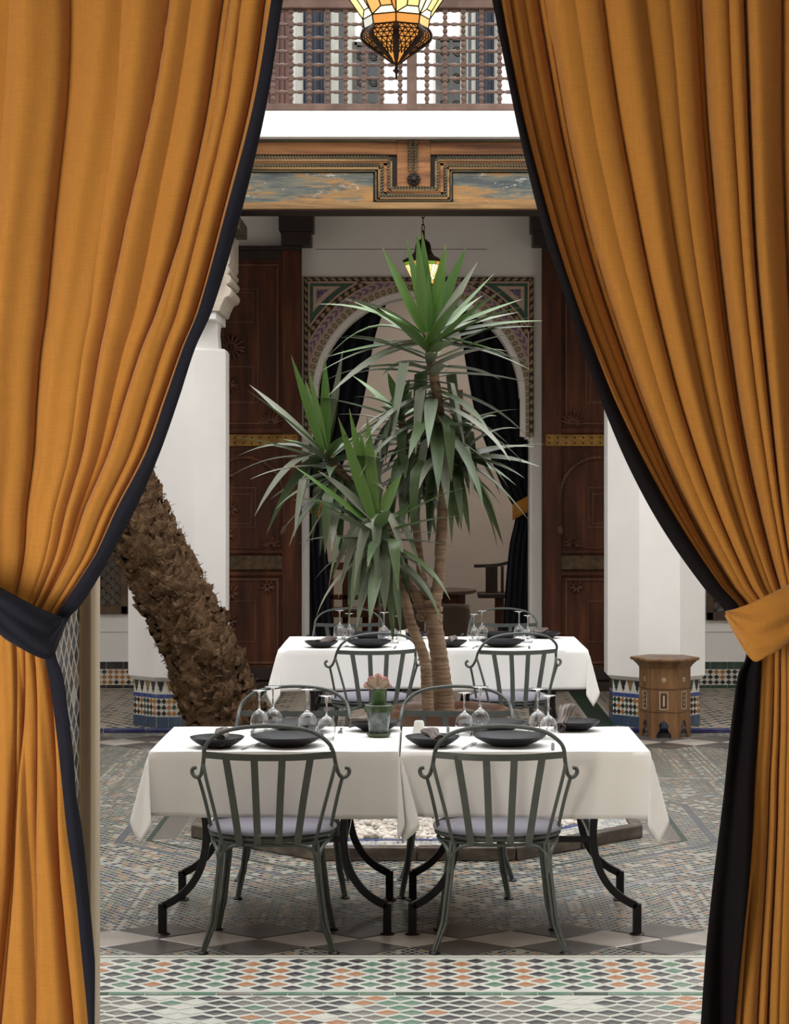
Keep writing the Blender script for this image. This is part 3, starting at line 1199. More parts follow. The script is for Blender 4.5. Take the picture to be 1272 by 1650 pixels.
for n_, (px0, px1) in ((5, (572, 612)), (6, (706, 748))):              # wrought scrollwork in front of dark panes
    wi = structure('window_%d' % n_)
    x0, x1 = ux(px0), ux(px1)
    z0_, z1_ = 4.57, uz(62 if n_ == 6 else 70)
    b = MB()
    b.box(x0, x1, YU - 0.03, YU - 0.02, z0_, z1_)
    b.build('pane', wglass_m, wi)
    b = MB()
    for q in ((x0 - 0.02, x0 + 0.02), (x1 - 0.02, x1 + 0.02), ((x0 + x1) / 2 - 0.012, (x0 + x1) / 2 + 0.012)):
        b.box(q[0], q[1], YU - 0.07, YU - 0.02, z0_, z1_)
    b.box(x0, x1, YU - 0.07, YU - 0.02, z1_ - 0.03, z1_)
    b.build('window_frame', gril, wi)
    b = MB()
    nx_ = 2
    nz_ = 5
    for i in range(nx_):
        for k in range(nz_):
            cx_, cz_ = lerp(x0, x1, (i + 0.5) / nx_), lerp(z0_, z1_, (k + 0.5) / nz_)
            for sg in (1, -1):
                b.tube([(cx_ + sg * (0.012 + 0.0045 * t) * math.cos(t * 0.75), YU - 0.05, cz_ + sg * (0.012 + 0.0045 * t) * math.sin(t * 0.75)) for t in range(10)], 0.007, 4)
    tag(b.build('scrollwork', gril, wi), kind='stuff')
# ------------------------------------------------------------------ painted plaster arch
def patt(name, kind, cols, ku, kv):
    """small painted repeats on a band; UV: u along the band (m), v across (0..1)"""
    g = NT(name)
    u, v, _ = g.sep(g.coord('UV'))
    fu = g.math('FRACT', g.math('MULTIPLY', u, ku))
    du = g.math('ABSOLUTE', g.math('SUBTRACT', fu, 0.5))
    dv = g.math('ABSOLUTE', g.math('SUBTRACT', v, 0.5))
    if kind == 'chain':
        d = g.math('ADD', g.math('MULTIPLY', du, 1.7), g.math('MULTIPLY', dv, 1.1))
        c = g.mix(g.math('GREATER_THAN', d, 0.62), cols[0], cols[1])
        c = g.mix(g.math('LESS_THAN', d, 0.20), c, cols[2])
    elif kind == 'scallop':
        d = g.math('SQRT', g.math('ADD', g.math('POWER', du, 2.0), g.math('POWER', g.math('MULTIPLY', dv, 0.9), 2.0)))
        c = g.mix(g.math('GREATER_THAN', d, 0.36), cols[0], cols[1])
        c = g.mix(g.math('LESS_THAN', d, 0.14), c, cols[2])
    else:
        w_ = g.math('FRACT', g.math('ADD', g.math('MULTIPLY', u, ku), g.math('MULTIPLY', dv, 1.2)))
        c = g.mix(g.math('GREATER_THAN', w_, 0.45), cols[0], cols[1])
        c = g.mix(g.math('GREATER_THAN', g.noise(g.coord(), 60, 1), 0.60), c, cols[2])
    return g.done(c, 0.8)


pink = plain('dusty_pink_paint', (0.50, 0.33, 0.27), 0.8, var=0.1, scale=15)
greenp = plain('faded_green_paint', (0.055, 0.115, 0.082), 0.8, var=0.3, scale=12)
M_chain = patt('brown_chain_pattern', 'chain', [(0.30, 0.20, 0.11), (0.035, 0.025, 0.02), (0.42, 0.36, 0.26)], 14, 1)
M_chev = patt('violet_leaf_pattern', 'chev', [(0.42, 0.33, 0.28), (0.16, 0.11, 0.22), (0.36, 0.22, 0.17)], 15, 1)
M_scal = patt('olive_scallop_pattern', 'scallop', [(0.20, 0.155, 0.085), (0.44, 0.36, 0.29), (0.40, 0.34, 0.25)], 17, 1)
ar = NT('blue_gold_arabesque')
v = ar.coord()
d1 = ar.voro(v, 48, 'F1', 1.0)
nn_ = ar.noise(v, 60, 2, 0.5, 1.5)
c = ar.ramp(ar.math('ADD', ar.math('MULTIPLY', d1, 0.8), ar.math('MULTIPLY', nn_, 0.6)), [(0.0, (0.30, 0.15, 0.04)), (0.36, (0.50, 0.40, 0.32)), (0.46, (0.035, 0.035, 0.16)), (0.64, (0.025, 0.025, 0.12)), (0.72, (0.42, 0.36, 0.30)), (0.80, (0.04, 0.04, 0.15))], 'CONSTANT')
M_arab = ar.done(c, 0.8)

arch = structure('trim_3')
K = FOC / YW                                   # pixels per metre on this wall
ZS = wz(641, YW)                               # springing line
FX0, FX1, FZ = wx(497.5, YW) - 0.002, wx(853, YW), wz(454.5, YW)
ZBOT = wz(703, YW)


def band_mesh(r0, r1, depth):
    """arch ring with straight legs, cut off where it meets the rectangular frame"""
    bd = MB()
    seq = []
    for k in range(9):
        seq.append((PI, ZBOT + (ZS - ZBOT) * k / 8))
    for k in range(1, 72):
        seq.append((PI - PI * k / 72, None))
    for k in range(9):
        seq.append((0.0, ZS - (ZS - ZBOT) * k / 8))
    vs, uvs = [], []
    L, prev = 0.0, None
    for a, zz in seq:
        row = []
        for r in (r0, r1):
            x = xa + r * math.cos(a)
            z = zz if zz is not None else ZS + r * math.sin(a)
            row.append((min(max(x, FX0), FX1), min(z, FZ)))
        mid = ((row[0][0] + row[1][0]) / 2, (row[0][1] + row[1][1]) / 2)
        if prev:
            L += math.hypot(mid[0] - prev[0], mid[1] - prev[1])
        prev = mid
        for dd_ in (0.0, depth):
            for t, p in enumerate(row):
                vs.append((p[0], YW - dd_, p[1]))
                uvs.append((L, float(t)))
    fs = []
    for i in range(len(seq) - 1):
        a, c_ = i * 4, (i + 1) * 4
        fs += [(a + 2, a + 3, c_ + 3, c_ + 2), (a, a + 2, c_ + 2, c_), (a + 1, c_ + 1, c_ + 3, a + 3)]
    bd.add(vs, fs, 0, uvs)
    return bd


for r0, r1, mt, dp, nm in ((163, 172, limewash, 0.012, 'white_rim'), (172, 184, M_scal, 0.020, 'scalloped_band'), (184, 186.2, pink, 0.026, 'pink_fillet'), (186.2, 196.5, M_chev, 0.020, 'violet_band'),
                           (196.5, 199, pink, 0.026, 'pink_fillet'), (199, 208, M_chain, 0.022, 'chain_band'), (208, 211, pink, 0.028, 'pink_fillet')):
    band_mesh(r0 / K, r1 / K, dp).build(nm, plaster if nm == 'white_rim' else mt, arch, angle=30)


def rect_band(px0, px1, pyt, wpx, mt, dp, nm, pyb=703):
    """three-sided flat frame (left, top, right)"""
    x0, x1, zt, wv = wx(px0, YW), wx(px1, YW), wz(pyt, YW), wpx / K
    bd = MB()
    zb = wz(pyb, YW)

    def quad(p, uv):
        vs = [(q[0], YW - dp, q[1]) for q in p] + [(q[0], YW + 0.0, q[1]) for q in p]
        bd.add(vs, [(0, 1, 2, 3), (4, 5, 1, 0), (5, 6, 2, 1), (6, 7, 3, 2), (7, 4, 0, 3)], 0, uv + uv)
    quad([(x0, zb), (x0 + wv, zb), (x0 + wv, zt - wv), (x0, zt)], [(0, 0), (0, 1), (zt - zb, 1), (zt - zb, 0)])
    quad([(x0, zt), (x0 + wv, zt - wv), (x1 - wv, zt - wv), (x1, zt)], [(0, 0), (0, 1), (x1 - x0, 1), (x1 - x0, 0)])
    quad([(x1, zt), (x1 - wv, zt - wv), (x1 - wv, zb), (x1, zb)], [(0, 0), (0, 1), (zt - zb, 1), (zt - zb, 0)])
    bd.build(nm, mt, arch, angle=20)


rect_band(490, 860, 447, 7.0, M_chain, 0.024, 'chain_frame')
rect_band(497, 853, 454, 2.6, pink, 0.028, 'pink_fillet', 600)
for s in (-1, 1):                              # spandrels: green field, pink fillets, arabesque
    def mx(px):
        return wx(px, YW) if s < 0 else 2 * xa - wx(px, YW)
    for nm, mt, dp, x_, y_, ro in (('green_field', greenp, 0.014, 499.6, 456.6, 211), ('pink_fillet', pink, 0.020, 504.8, 461.5, 219), ('cream_fillet', carved, 0.023, 507.0, 463.5, 221.6), ('pink_fillet', pink, 0.026, 508.8, 465.0, 224), ('arabesque', M_arab, 0.030, 511.0, 467.0, 226.8)):
        pts = []
        rr_ = ro / K
        X0, Z0 = wx(x_, YW), wz(y_, YW)
        for k in range(61):
            a = PI - (PI / 2) * k / 60
            px_, pz_ = xa + rr_ * math.cos(a), ZS + rr_ * math.sin(a)
            if px_ >= X0 and pz_ <= Z0:
                pts.append((px_ if s < 0 else 2 * xa - px_, pz_))
        if len(pts) < 3:
            continue
        # close on the frame lines
        a0_ = ZS + math.sqrt(max(0, rr_ * rr_ - (X0 - xa) ** 2))
        t0_ = xa - math.sqrt(max(0, rr_ * rr_ - (Z0 - ZS) ** 2))
        fx = (lambda q: q) if s < 0 else (lambda q: 2 * xa - q)
        poly = [(fx(X0), a0_)] + pts + [(fx(t0_), Z0), (fx(X0), Z0)]
        bd = MB()
        bd.prism(poly, YW - dp, YW)
        bd.build(nm, mt, arch, angle=20)

# ------------------------------------------------------------------ big carved cedar doors folded back on the wall
YD = 18.62
gold = NT('brass_strip')
v = gold.coord()
f = gold.noise(v, 9, 4)
gx, _, gz = gold.sep(v)
fx_ = gold.math('SUBTRACT', gold.math('FRACT', gold.math('MULTIPLY', gx, 13.3)), 0.5)
fz_ = gold.math('SUBTRACT', gold.math('FRACT', gold.math('MULTIPLY', gz, 22.0)), 0.5)
dots = gold.math('SQRT', gold.math('ADD', gold.math('POWER', gold.math('ABSOLUTE', fx_), 2.0), gold.math('POWER', gold.math('ABSOLUTE', fz_), 2.0)))
c = gold.mix(gold.math('MULTIPLY', gold.math('LESS_THAN', dots, 0.16), 0.35), gold.ramp(f, [(0.3, (0.20, 0.10, 0.02)), (0.7, (0.42, 0.23, 0.045))]), (0.09, 0.045, 0.012))
gold_m = gold.done(c, 0.5, 0.35)
dimgold = mixcols('dull_gilt_wood', [(0.35, (0.035, 0.018, 0.007)), (0.6, (0.10, 0.055, 0.014)), (0.75, (0.16, 0.095, 0.02))], 22, 0.5, bump=0.3, bscale=40)


def dz(py):
    return wz(py, YD)


def fan(bd, cx, cz, r, a0, a1, n, y=-0.03):
    for k in range(n):
        a = lerp(a0, a1, k / (n - 1))
        bd.bar([(cx + r * 0.28 * math.cos(a), y, cz + r * 0.28 * math.sin(a)), (cx + r * 0.75 * math.cos(a), y - 0.012, cz + r * 0.75 * math.sin(a)), (cx + r * math.cos(a), y + 0.004, cz + r * math.sin(a))], 0.012, 0.012, (0, -1, 0))


def frame_bar(bd, x0, x1, z0_, z1_, w_, y0, y1):
    bd.box(x0, x1, y0, y1, z0_, z0_ + w_)
    bd.box(x0, x1, y0, y1, z1_ - w_, z1_)
    bd.box(x0, x0 + w_, y0, y1, z0_ + w_, z1_ - w_)
    bd.box(x1 - w_, x1, y0, y1, z0_ + w_, z1_ - w_)


def make_door(n_, s, xin):
    """s: -1 left leaf (opening edge on the right), +1 right leaf; xin: edge next to the opening"""
    W_ = 0.95
    t = structure('door_%d' % n_)
    t.location = (xin, YD, 0)

    def X(d0, d1):
        return tuple(sorted((s * d0, s * d1)))
    b = MB()
    x0, x1 = X(0, W_)
    b.box(x0, x1, 0.0, 0.07, 0.06, dz(403))
    b.build('leaf', darkwood, t)
    b = MB()                                    # meeting stile, top rail, foot rail, mid rails
    x0, x1 = X(0, 0.17)
    b.box(x0, x1, -0.035, 0.02, 0.06, dz(403))
    x0, x1 = X(W_ - 0.10, W_)
    b.box(x0, x1, -0.03, 0.02, 0.06, dz(403))
    b.build('stile', darkwood, t, bevel=0.008)
    for z0_, z1_, mt, nm in ((dz(418), dz(403), darkwood2, 'top_rail'), (dz(699), dz(689), darkwood, 'rail'), (dz(918), dz(895), dimgold, 'carved_rail'), (dz(892), dz(886), darkwood, 'rail'), (dz(928), dz(921), darkwood, 'rail'),
                             (dz(1096), dz(1076), darkwood2, 'foot_rail')):
        b = MB()
        x0, x1 = X(0.15, W_ - 0.05)
        b.box(x0, x1, -0.03, 0.02, z0_, z1_)
        b.build(nm, mt, t, bevel=0.008)
    b = MB()
    x0, x1 = X(0.03, W_ - 0.02)
    b.box(x0, x1, -0.043, 0.0, dz(719), dz(700))
    b.build('brass_strip', gold_m, t, bevel=0.004)
    b = MB()
    for k in range(12):
        xx = s * (0.06 + k * 0.075)
        for zz in (dz(714), dz(705)):
            Mq = Matrix.Translation((xx, -0.043, zz)) @ Matrix.Rotation(PI / 2, 4, 'X')
            q = MB()
            q.lathe([(0.011, 0), (0.008, 0.006), (0, 0.009)], 6)
            b.add(q.v, q.f, 0, None, Mq)
    b.build('stud', dimgold, t)
    # raised fields with mouldings
    b = MB()
    x0, x1 = X(0.20, W_ - 0.14)
    frame_bar(b, x0, x1, dz(684), dz(425), 0.022, -0.018, 0.01)
    frame_bar(b, x0, x1, dz(1070), dz(932), 0.022, -0.018, 0.01)
    frame_bar(b, x0, x1, dz(884), dz(728), 0.012, -0.012, 0.01)
    b.build('panel_moulding', carvedwood, t, bevel=0.006)
    b = MB()                                     # strapwork frames
    for (d0, d1, z0_, z1_) in ((0.38, 0.70, dz(650), dz(465)), (0.42, 0.66, dz(520), dz(470)), (0.42, 0.66, dz(648), dz(590)), (0.40, 0.66, dz(850), dz(785)), (0.40, 0.66, dz(1035), dz(968)), (0.44, 0.62, dz(845), dz(795))):
        x0, x1 = X(d0, d1)
        frame_bar(b, x0, x1, z0_, z1_, 0.010, -0.010, 0.01)
    b.build('strapwork', carvedwood, t)
    b = MB()                                     # beaded arch over the middle field
    cx, cz, rr_ = s * 0.50, dz(800), 0.345
    pth = [(cx + rr_ * math.cos(a), -0.02, cz + rr_ * math.sin(a)) for a in [PI * k / 28 for k in range(29)]]
    pth = [(cx + rr_, -0.02, dz(850))] + pth + [(cx - rr_, -0.02, dz(850))]
    b.tube(pth, 0.016, 6)
    for p in pth[1:-1]:
        b.box(p[0] - 0.009, p[0] + 0.009, -0.042, -0.02, p[2] - 0.009, p[2] + 0.009)
    for sg in (1, -1):
        b.lathe([(0, -0.06), (0.03, -0.03), (0.035, 0.0), (0.02, 0.05), (0.03, 0.06)], 8, (cx + sg * rr_, -0.02, dz(856)))
    b.build('beaded_arch', carvedwood, t)
    b = MB()
    fan(b, s * 0.27, dz(684), 0.11, PI * 0.02 if s > 0 else PI * 0.1, PI * 0.9, 9)
    fan(b, s * 0.62, dz(560), 0.12, 0, PI * 1.9, 14, -0.02)
    fan(b, s * 0.64, dz(620), 0.08, 0, PI * 1.9, 10, -0.02)
    fan(b, s * 0.27, dz(880), 0.08, 0.1, PI * 0.95, 8)
    fan(b, s * 0.66, dz(765), 0.07, 0, PI * 1.9, 9, -0.02)
    fan(b, s * 0.62, dz(820), 0.07, 0, PI * 1.9, 9, -0.02)
    fan(b, s * 0.66, dz(862), 0.07, 0, PI * 1.9, 9, -0.02)
    fan(b, s * 0.62, dz(955), 0.07, 0, PI * 1.9, 9, -0.02)
    fan(b, s * 0.3, dz(945), 0.06, 0, PI * 1.9, 8, -0.02)
    fan(b, s * 0.62, dz(1000), 0.05, 0, PI * 1.9, 8, -0.02)
    b.build('carved_rosettes', carvedwood, t)
    return t


make_door(1, -1, wx(486, YD))
make_door(2, 1, wx(874, YD))
for s, (pxa, pxb) in ((-1, (449, 505)), (1, (856, 912))):          # timber pivot blocks over the doors
    t = structure('trim_%d' % (4 if s < 0 else 5))
    Yc_ = 18.4
    b = MB()
    x0, x1 = wx(pxa, Yc_), wx(pxb, Yc_)
    b.box(x0, x1, Yc_, YW, wz(372, Yc_), 4.40)
    b.box(x0 + 0.02, x1 - 0.02, Yc_ + 0.01, YW, wz(394, Yc_), wz(371, Yc_))
    b.build('pivot_block', darkwood2, t, bevel=0.012)
    b = MB()
    x0, x1 = (wx(360, YD), wx(486, YD)) if s < 0 else (wx(874, YD), wx(1000, YD))
    b.box(x0, x1, YD - 0.06, YW, wz(404, YD), wz(397, YD))
    b.build('head_batten', darkwood2, t, bevel=0.008)
b = MB()
b.box(-2.1, 2.2, 18.45, 18.72, 0.0, wz(1099, 18.5))
b.build('threshold', darkwood2, structure('trim_6'), bevel=0.01)

# ------------------------------------------------------------------ the dim salon behind the arch
salon = structure('wall_salon')
b = MB()
b.box(-2.6, 2.6, 23.6, 23.8, 0.0, 4.6)
b.box(-2.7, -2.5, 18.95, 23.7, 0.0, 4.6)
b.box(2.5, 2.7, 18.95, 23.7, 0.0, 4.6)
b.box(-2.7, 2.7, 18.95, 23.8, 4.4, 4.6)
b.build('salon_plaster', plain('beige_plaster', (0.50, 0.43, 0.37), 0.9, var=0.06, scale=2), salon)
mosd = NT('brown_jamb_mosaic')
v = mosd.coord()
f = mosd.voro(mosd.mapping(v, (1, 30, 30)), 1.0, 'F1', 0.2)
mosd_m = mosd.done(mosd.ramp(f, [(0.2, (0.05, 0.035, 0.02)), (0.5, (0.20, 0.15, 0.085))]), 0.5)
b = MB()
b.box(1.008, 1.036, 18.96, 19.6, 0.05, 2.05)
b.box(-1.003, -0.975, 18.96, 19.6, 0.05, 2.05)
b.build('jamb_mosaic', mosd_m, salon)

orange = fabric('ochre_cloth', (0.53, 0.228, 0.042), 0.08, 0.85, 1000, 0.20)


def salon_curtain(s, label):
    Yc = 19.25
    edge = [(430, 28), (505, 57), (544, 70), (600, 80), (662, 92), (722, 112), (777, 133), (812, 152), (830, 158), (880, 148), (985, 139), (1085, 134)]
    t = thing('drape', label, 'curtain', (0, Yc, 0))
    b = MB()

    def fn(a, c_):
        py = lerp(430, 1085, c_)
        xe = sinterp(edge, py)
        xo = 205 if py < 812 else lerp(205, 200, (py - 812) / 270)
        q = lerp(xe, xo, a)
        dpt = 0.045 * math.sin(a * 2 * PI * 6.5 + 0.5 * math.sin(c_ * 3)) * (0.6 + 0.4 * abs(py - 815) / 300)
        return (s * q * Yc / FOC + 0.01, dpt, wz(py, Yc))
    b.grid(fn, 70, 50, flip=s < 0)
    b.build('cloth', navy, t, solid=0.006)
    b = MB()
    p0, p1 = (152, 825), (204, 797)
    b.grid(lambda a, c_: (s * lerp(p0[0], p1[0], a) * Yc / FOC + 0.01, -0.075 - 0.03 * math.sin(a * PI), wz(lerp(p0[1], p1[1], a) + (c_ - 0.5) * 26, Yc)), 12, 3, flip=s < 0)
    b.build('tieback', orange, t, solid=0.008)
    return t


salon_curtain(-1, 'dark navy drape with orange tieback at left side of the plaster arch')
salon_curtain(1, 'dark navy drape with orange tieback at right side of the plaster arch')
t = bpy.data.objects['drape']
b = MB()
b.grid(lambda a, c_: (wx(lerp(526, 541, a) + 8 * math.sin(c_ * 2), 19.25), -0.06 + 0.012 * math.sin(a * 9), wz(lerp(835, 1060, c_), 19.25)), 8, 12, flip=True)
b.build('orange_lining', orange, t, solid=0.006)

brownwood = mixcols('brown_walnut', [(0.3, (0.035, 0.017, 0.009)), (0.7, (0.11, 0.055, 0.027))], 4, 0.35, (1, 1, 1))
t = thing('round_table', 'round brown wooden table in the dim room seen through the arch', 'table', (wx(682, 21.4), 21.4, 0.05))
zt = wz(950, 21.4) - 0.05
b = MB()
b.lathe([(0, zt - 0.035), (0.52, zt - 0.035), (0.545, zt - 0.02), (0.54, zt), (0, zt)], 40)
b.build('tabletop', brownwood, t)
b = MB()
b.lathe([(0.40, zt - 0.14), (0.43, zt - 0.14), (0.43, zt - 0.035), (0.40, zt - 0.035)], 32)
b.build('apron', darkwood, t)
for k in range(4):
    a = PI / 4 + k * PI / 2
    b = MB()
    b.tube(smooth_path([(0.40 * math.cos(a), 0.40 * math.sin(a), zt - 0.04), (0.42 * math.cos(a), 0.42 * math.sin(a), zt * 0.6), (0.34 * math.cos(a), 0.34 * math.sin(a), zt * 0.25), (0.42 * math.cos(a), 0.42 * math.sin(a), 0)], 4), 0.035, 8)
    b.build('leg', darkwood, t)
taupe = fabric('taupe_upholstery', (0.115, 0.085, 0.062), 0.1, 0.95, 600, 0.1)
for px, Yq, lab in ((722, 20.6, 'taupe barrel chair pushed under right side of the round table'), (648, 20.55, 'taupe barrel chair pushed under middle of the round table, behind the yucca trunk')):
    t = thing('barrel_chair', lab, 'chair', (wx(px, Yq), Yq, 0.05), group='barrel chairs round the table')
    b = MB()
    zt_ = wz(971, Yq) - 0.05
    b.grid(lambda a, c_: (0.19 * (0.80 + 0.20 * math.sin(c_ * PI * 0.55 + 0.25)) * math.sin((a - 0.5) * 3.6), 0.2 - 0.42 * (0.8 + 0.2 * math.sin(c_ * PI * 0.55)) * math.cos((a - 0.5) * 2.6), 0.04 + (zt_ - 0.04) * c_ * (1 - 0.10 * abs(2 * a - 1) ** 3)), 24, 10)
    b.build('backrest', taupe, t, solid=0.06, bevel=0)
    b = MB()
    b.lathe([(0, 0.05), (0.17, 0.05), (0.18, 0.38), (0.16, 0.43), (0, 0.44)], 20, (0, 0.05, 0))
    b.build('seat', taupe, t)
t = thing('wooden_armchair', 'dark wooden armchair with square back post beside the right navy drape', 'chair', (wx(815, 22.2), 22.2, 0.05))
Yq = 22.2


def lx(px):
    return wx(px, Yq) - wx(815, Yq)


def lz(py):
    return wz(py, Yq) - 0.05


b = MB()
b.bar(smooth_path([(lx(764), 0, lz(912)), (lx(800), 0, lz(910.5)), (lx(822), 0, lz(906)), (lx(850), 0, lz(903))], 3), 0.06, 0.035)
b.build('armrest', darkwood2, t, bevel=0.006)
for pa, pb in ((783, 802), (807.5, 812), (838, 845)):
    b = MB()
    b.box(lx(pa), lx(pb), -0.04, 0.04, lz(959), lz(912))
    b.build('post', darkwood2, t, bevel=0.005)
b = MB()
b.box(lx(770), lx(850), -0.25, 0.25, lz(962), lz(955))
b.build('seat', darkwood2, t, bevel=0.006)
for pa in (799, 838):
    for yy in (-0.2, 0.2):
        b = MB()
        b.box(lx(pa), lx(pa + 12), yy - 0.03, yy + 0.03, 0.0, lz(960))
        b.build('leg', darkwood, t, bevel=0.005)
t = thing('wooden_settle', 'dark wooden settle with slatted back behind the left yucca leaves', 'bench', (wx(570, 22.4), 22.4, 0.05))
Yq = 22.4
ox = wx(570, Yq)
b = MB()
b.box(wx(528, Yq) - ox, wx(612, Yq) - ox, -0.03, 0.03, lz(918), lz(906))
b.box(wx(528, Yq) - ox, wx(612, Yq) - ox, -0.03, 0.03, lz(966), lz(958))
b.build('back_rail', darkwood, t, bevel=0.005)
for pa in (528, 552, 584, 600):
    b = MB()
    b.box(wx(pa, Yq) - ox, wx(pa + 10, Yq) - ox, -0.03, 0.03, 0.0, lz(906))
    b.build('post', darkwood, t, bevel=0.005)
b = MB()
b.box(wx(528, Yq) - ox, wx(612, Yq) - ox, -0.5, 0.03, lz(990), lz(978))
b.build('seat', darkwood, t, bevel=0.006)
for pa in (530, 600):
    b = MB()
    b.box(wx(pa, Yq) - ox, wx(pa + 9, Yq) - ox, -0.5, -0.44, 0.0, lz(990))
    b.build('leg', darkwood, t, bevel=0.004)
t = thing('framed_picture', 'small dark framed picture on the beige salon wall above the table', 'picture', (wx(736, 23.55), 23.58, wz(647, 23.55)))
b = MB()
hw, hh = 10 / FOC * 23.55, 19 / FOC * 23.55
frame_bar(b, -hw, hw, -hh, hh, 0.025, -0.03, 0.02)
b.build('frame', darkwood, t, bevel=0.004)
b = MB()
b.box(-hw + 0.02, hw - 0.02, -0.012, 0.018, -hh + 0.02, hh - 0.02)
b.build('picture', mixcols('brown_picture', [(0.3, (0.03, 0.015, 0.01)), (0.7, (0.12, 0.05, 0.03))], 6, 0.4), t)

# ------------------------------------------------------------------ stained-glass lanterns
GL = [glow('amber_glass', (1.0, 0.56, 0.17), 0.95, (0.6, 0.35, 0.1)), glow('yellow_glass', (1.0, 0.74, 0.28), 1.25, (0.7, 0.6, 0.2)), glow('clear_glass_lit', (1.0, 0.84, 0.50), 1.7, (0.8, 0.8, 0.7)),
      glow('orange_glass', (1.0, 0.42, 0.09), 0.75, (0.6, 0.25, 0.05)), glow('green_glass', (0.34, 0.62, 0.05), 0.45, (0.2, 0.35, 0.05)), glow('grey_glass', (0.75, 0.78, 0.68), 0.6, (0.5, 0.5, 0.45))]


def lantern(name, label, loc, S, ZK, chain_top):
    """S: metres per photo pixel of the front lantern; z measured down from the widest top ring"""
    t = thing(name, label, 'lamp', loc)
    Z = lambda y: -(y) * S * ZK                          # y as in the photograph, 0 = frame top for the front lantern
    rings = [(-34, 92), (-22, 90), (20, 58.5), (31, 53.5), (46, 51)]
    ang = [PI / 8 * 0 + PI / 4 * k - PI / 2 for k in range(8)]

    def P(y, rr_, a):
        return Vector((rr_ * S * math.cos(a), rr_ * S * math.sin(a), Z(y)))

    def rad(y):
        return interp(rings, y)
    fr_ = MB()
    seqs = [3, 0, 5, 3, 4, 0, 5, 3]
    for k in range(8):
        a0_, a1_ = ang[k], ang[(k + 1) % 8] if k < 7 else ang[0] + 2 * PI

        def Q(y, f):
            return P(y, rad(y), a0_).lerp(P(y, rad(y), a1_), f)
        polys = [([Q(46, 0), Q(46, 1), Q(31, 1), Q(31, 0)], GL[seqs[k]]),
                 ([Q(31, 0), Q(31, 1), Q(20, 0.86), Q(20, 0.42), ], GL[2]),
                 ([Q(31, 0), Q(20, 0.42), Q(-22, 0.38), Q(-22, 0.0)], GL[[1, 2, 1, 0, 1, 2, 1, 0][k]]),
                 ([Q(20, 0.42), Q(20, 0.86), Q(-22, 0.72), Q(-22, 0.38)], GL[[1, 1, 2, 0, 1, 1, 2, 0][k]]),
                 ([Q(20, 0.86), Q(31, 1), Q(-22, 1), Q(-22, 0.72)], GL[[2, 1, 0, 3, 2, 1, 0, 3][k]]),
                 ([Q(-22, 0), Q(-22, 1), Q(-34, 1), Q(-34, 0)], GL[[4, 3, 0, 4, 3, 0, 4, 3][k]])]
        for pl, mt in polys:
            bd = MB()
            cen = sum(pl, Vector()) / len(pl)
            inn = [p + Vector((-p.x, -p.y, 0)).normalized() * 2.0 * S for p in pl]
            m_ = len(pl)
            bd.add([p.lerp(cen, 0.03) for p in pl] + inn, [tuple(range(m_)), tuple(reversed(range(m_, 2 * m_)))] + [((i + 1) % m_, i, m_ + i, m_ + (i + 1) % m_) for i in range(m_)])
            bd.build('pane', mt, t, angle=10)
            for i in range(m_):
                fr_.tube([pl[i] * 1.004, pl[(i + 1) % m_] * 1.004], 1.15 * S, 5)
    fr_.build('lead_frame', chain_mat, t)
    # domed foot of pierced metal with eight ribs
    dome = [(46, 50), (52, 55), (60, 56.5), (68, 52), (80, 36), (92, 19), (103, 6)]
    fine = [(y, sinterp(dome, y)) for y in [46 + 57 * k / 16 for k in range(17)]]
    bd = MB()
    bd.lathe([(r * S * 0.955, Z(y)) for y, r in reversed(fine)], 8, a0=ang[0])
    bd.build('amber_liner', GL[3], t, angle=10)
    for k in range(8):
        bd = MB()
        pth = [P(y, r, ang[k]) for y, r in fine]
        bd.sweep(pth, [(5.2 * S, -1.2 * S), (5.2 * S, 1.0 * S), (0, 2.4 * S), (-5.2 * S, 1.0 * S), (-5.2 * S, -1.2 * S)], up=(math.cos(ang[k]), math.sin(ang[k]), 0.3), scales=[min(1.0, 0.45 + r / 52) if r > 12 else 0.5 for y, r in fine])
        bd.build('rib', chain_mat, t)
    fw_ = MB()
    rq = random.Random(4)
    for k in range(8):
        a0_, a1_ = ang[k], ang[k] + PI / 4
        G = {}
        for i in range(7):
            y = 47 + i * 7.0
            rr_ = sinterp(dome, y)
            for j in range(5):
                f = (j + 0.5 * (i % 2)) / 4
                G[i, j] = P(y, rr_, a0_).lerp(P(y, rr_, a1_), min(f, 1))
        for i in range(6):
            for j in range(5):
                for q in ((i + 1, j), (i + 1, j + (1 if i % 2 else -1)), (i, j + 1)):
                    if q in G and (G[i, j] - G[q]).length > 1 * S:
                        fw_.tube([G[i, j], G[q]], 1.0 * S, 4, cap=False)
    tag(fw_.build('fretwork', chain_mat, t), kind='stuff')
    bd = MB()
    bd.lathe([(0, Z(129)), (1.8 * S, Z(127)), (1.8 * S, Z(119)), (3 * S, Z(117)), (6.6 * S, Z(114)), (3 * S, Z(111)), (2.4 * S, Z(106)), (4.5 * S, Z(101)), (7 * S, Z(97)), (0, Z(95))], 12)
    bd.build('finial', chain_mat, t)
    bd = MB()                                        # bell-shaped roof
    bd.lathe([(0, Z(-34)), (100 * S, Z(-34)), (102 * S, Z(-40)), (84 * S, Z(-48)), (56 * S, Z(-58)), (42 * S, Z(-74)), (38 * S, Z(-95)), (34 * S, Z(-106)), (18 * S, Z(-116)), (9 * S, Z(-120)), (8 * S, Z(-150)), (0, Z(-150))], 8, a0=ang[0])
    bd.build('roof', chain_mat, t, angle=25)
    bd = MB()
    z_ = Z(-150)
    zt_ = chain_top - loc[2]
    k = 0
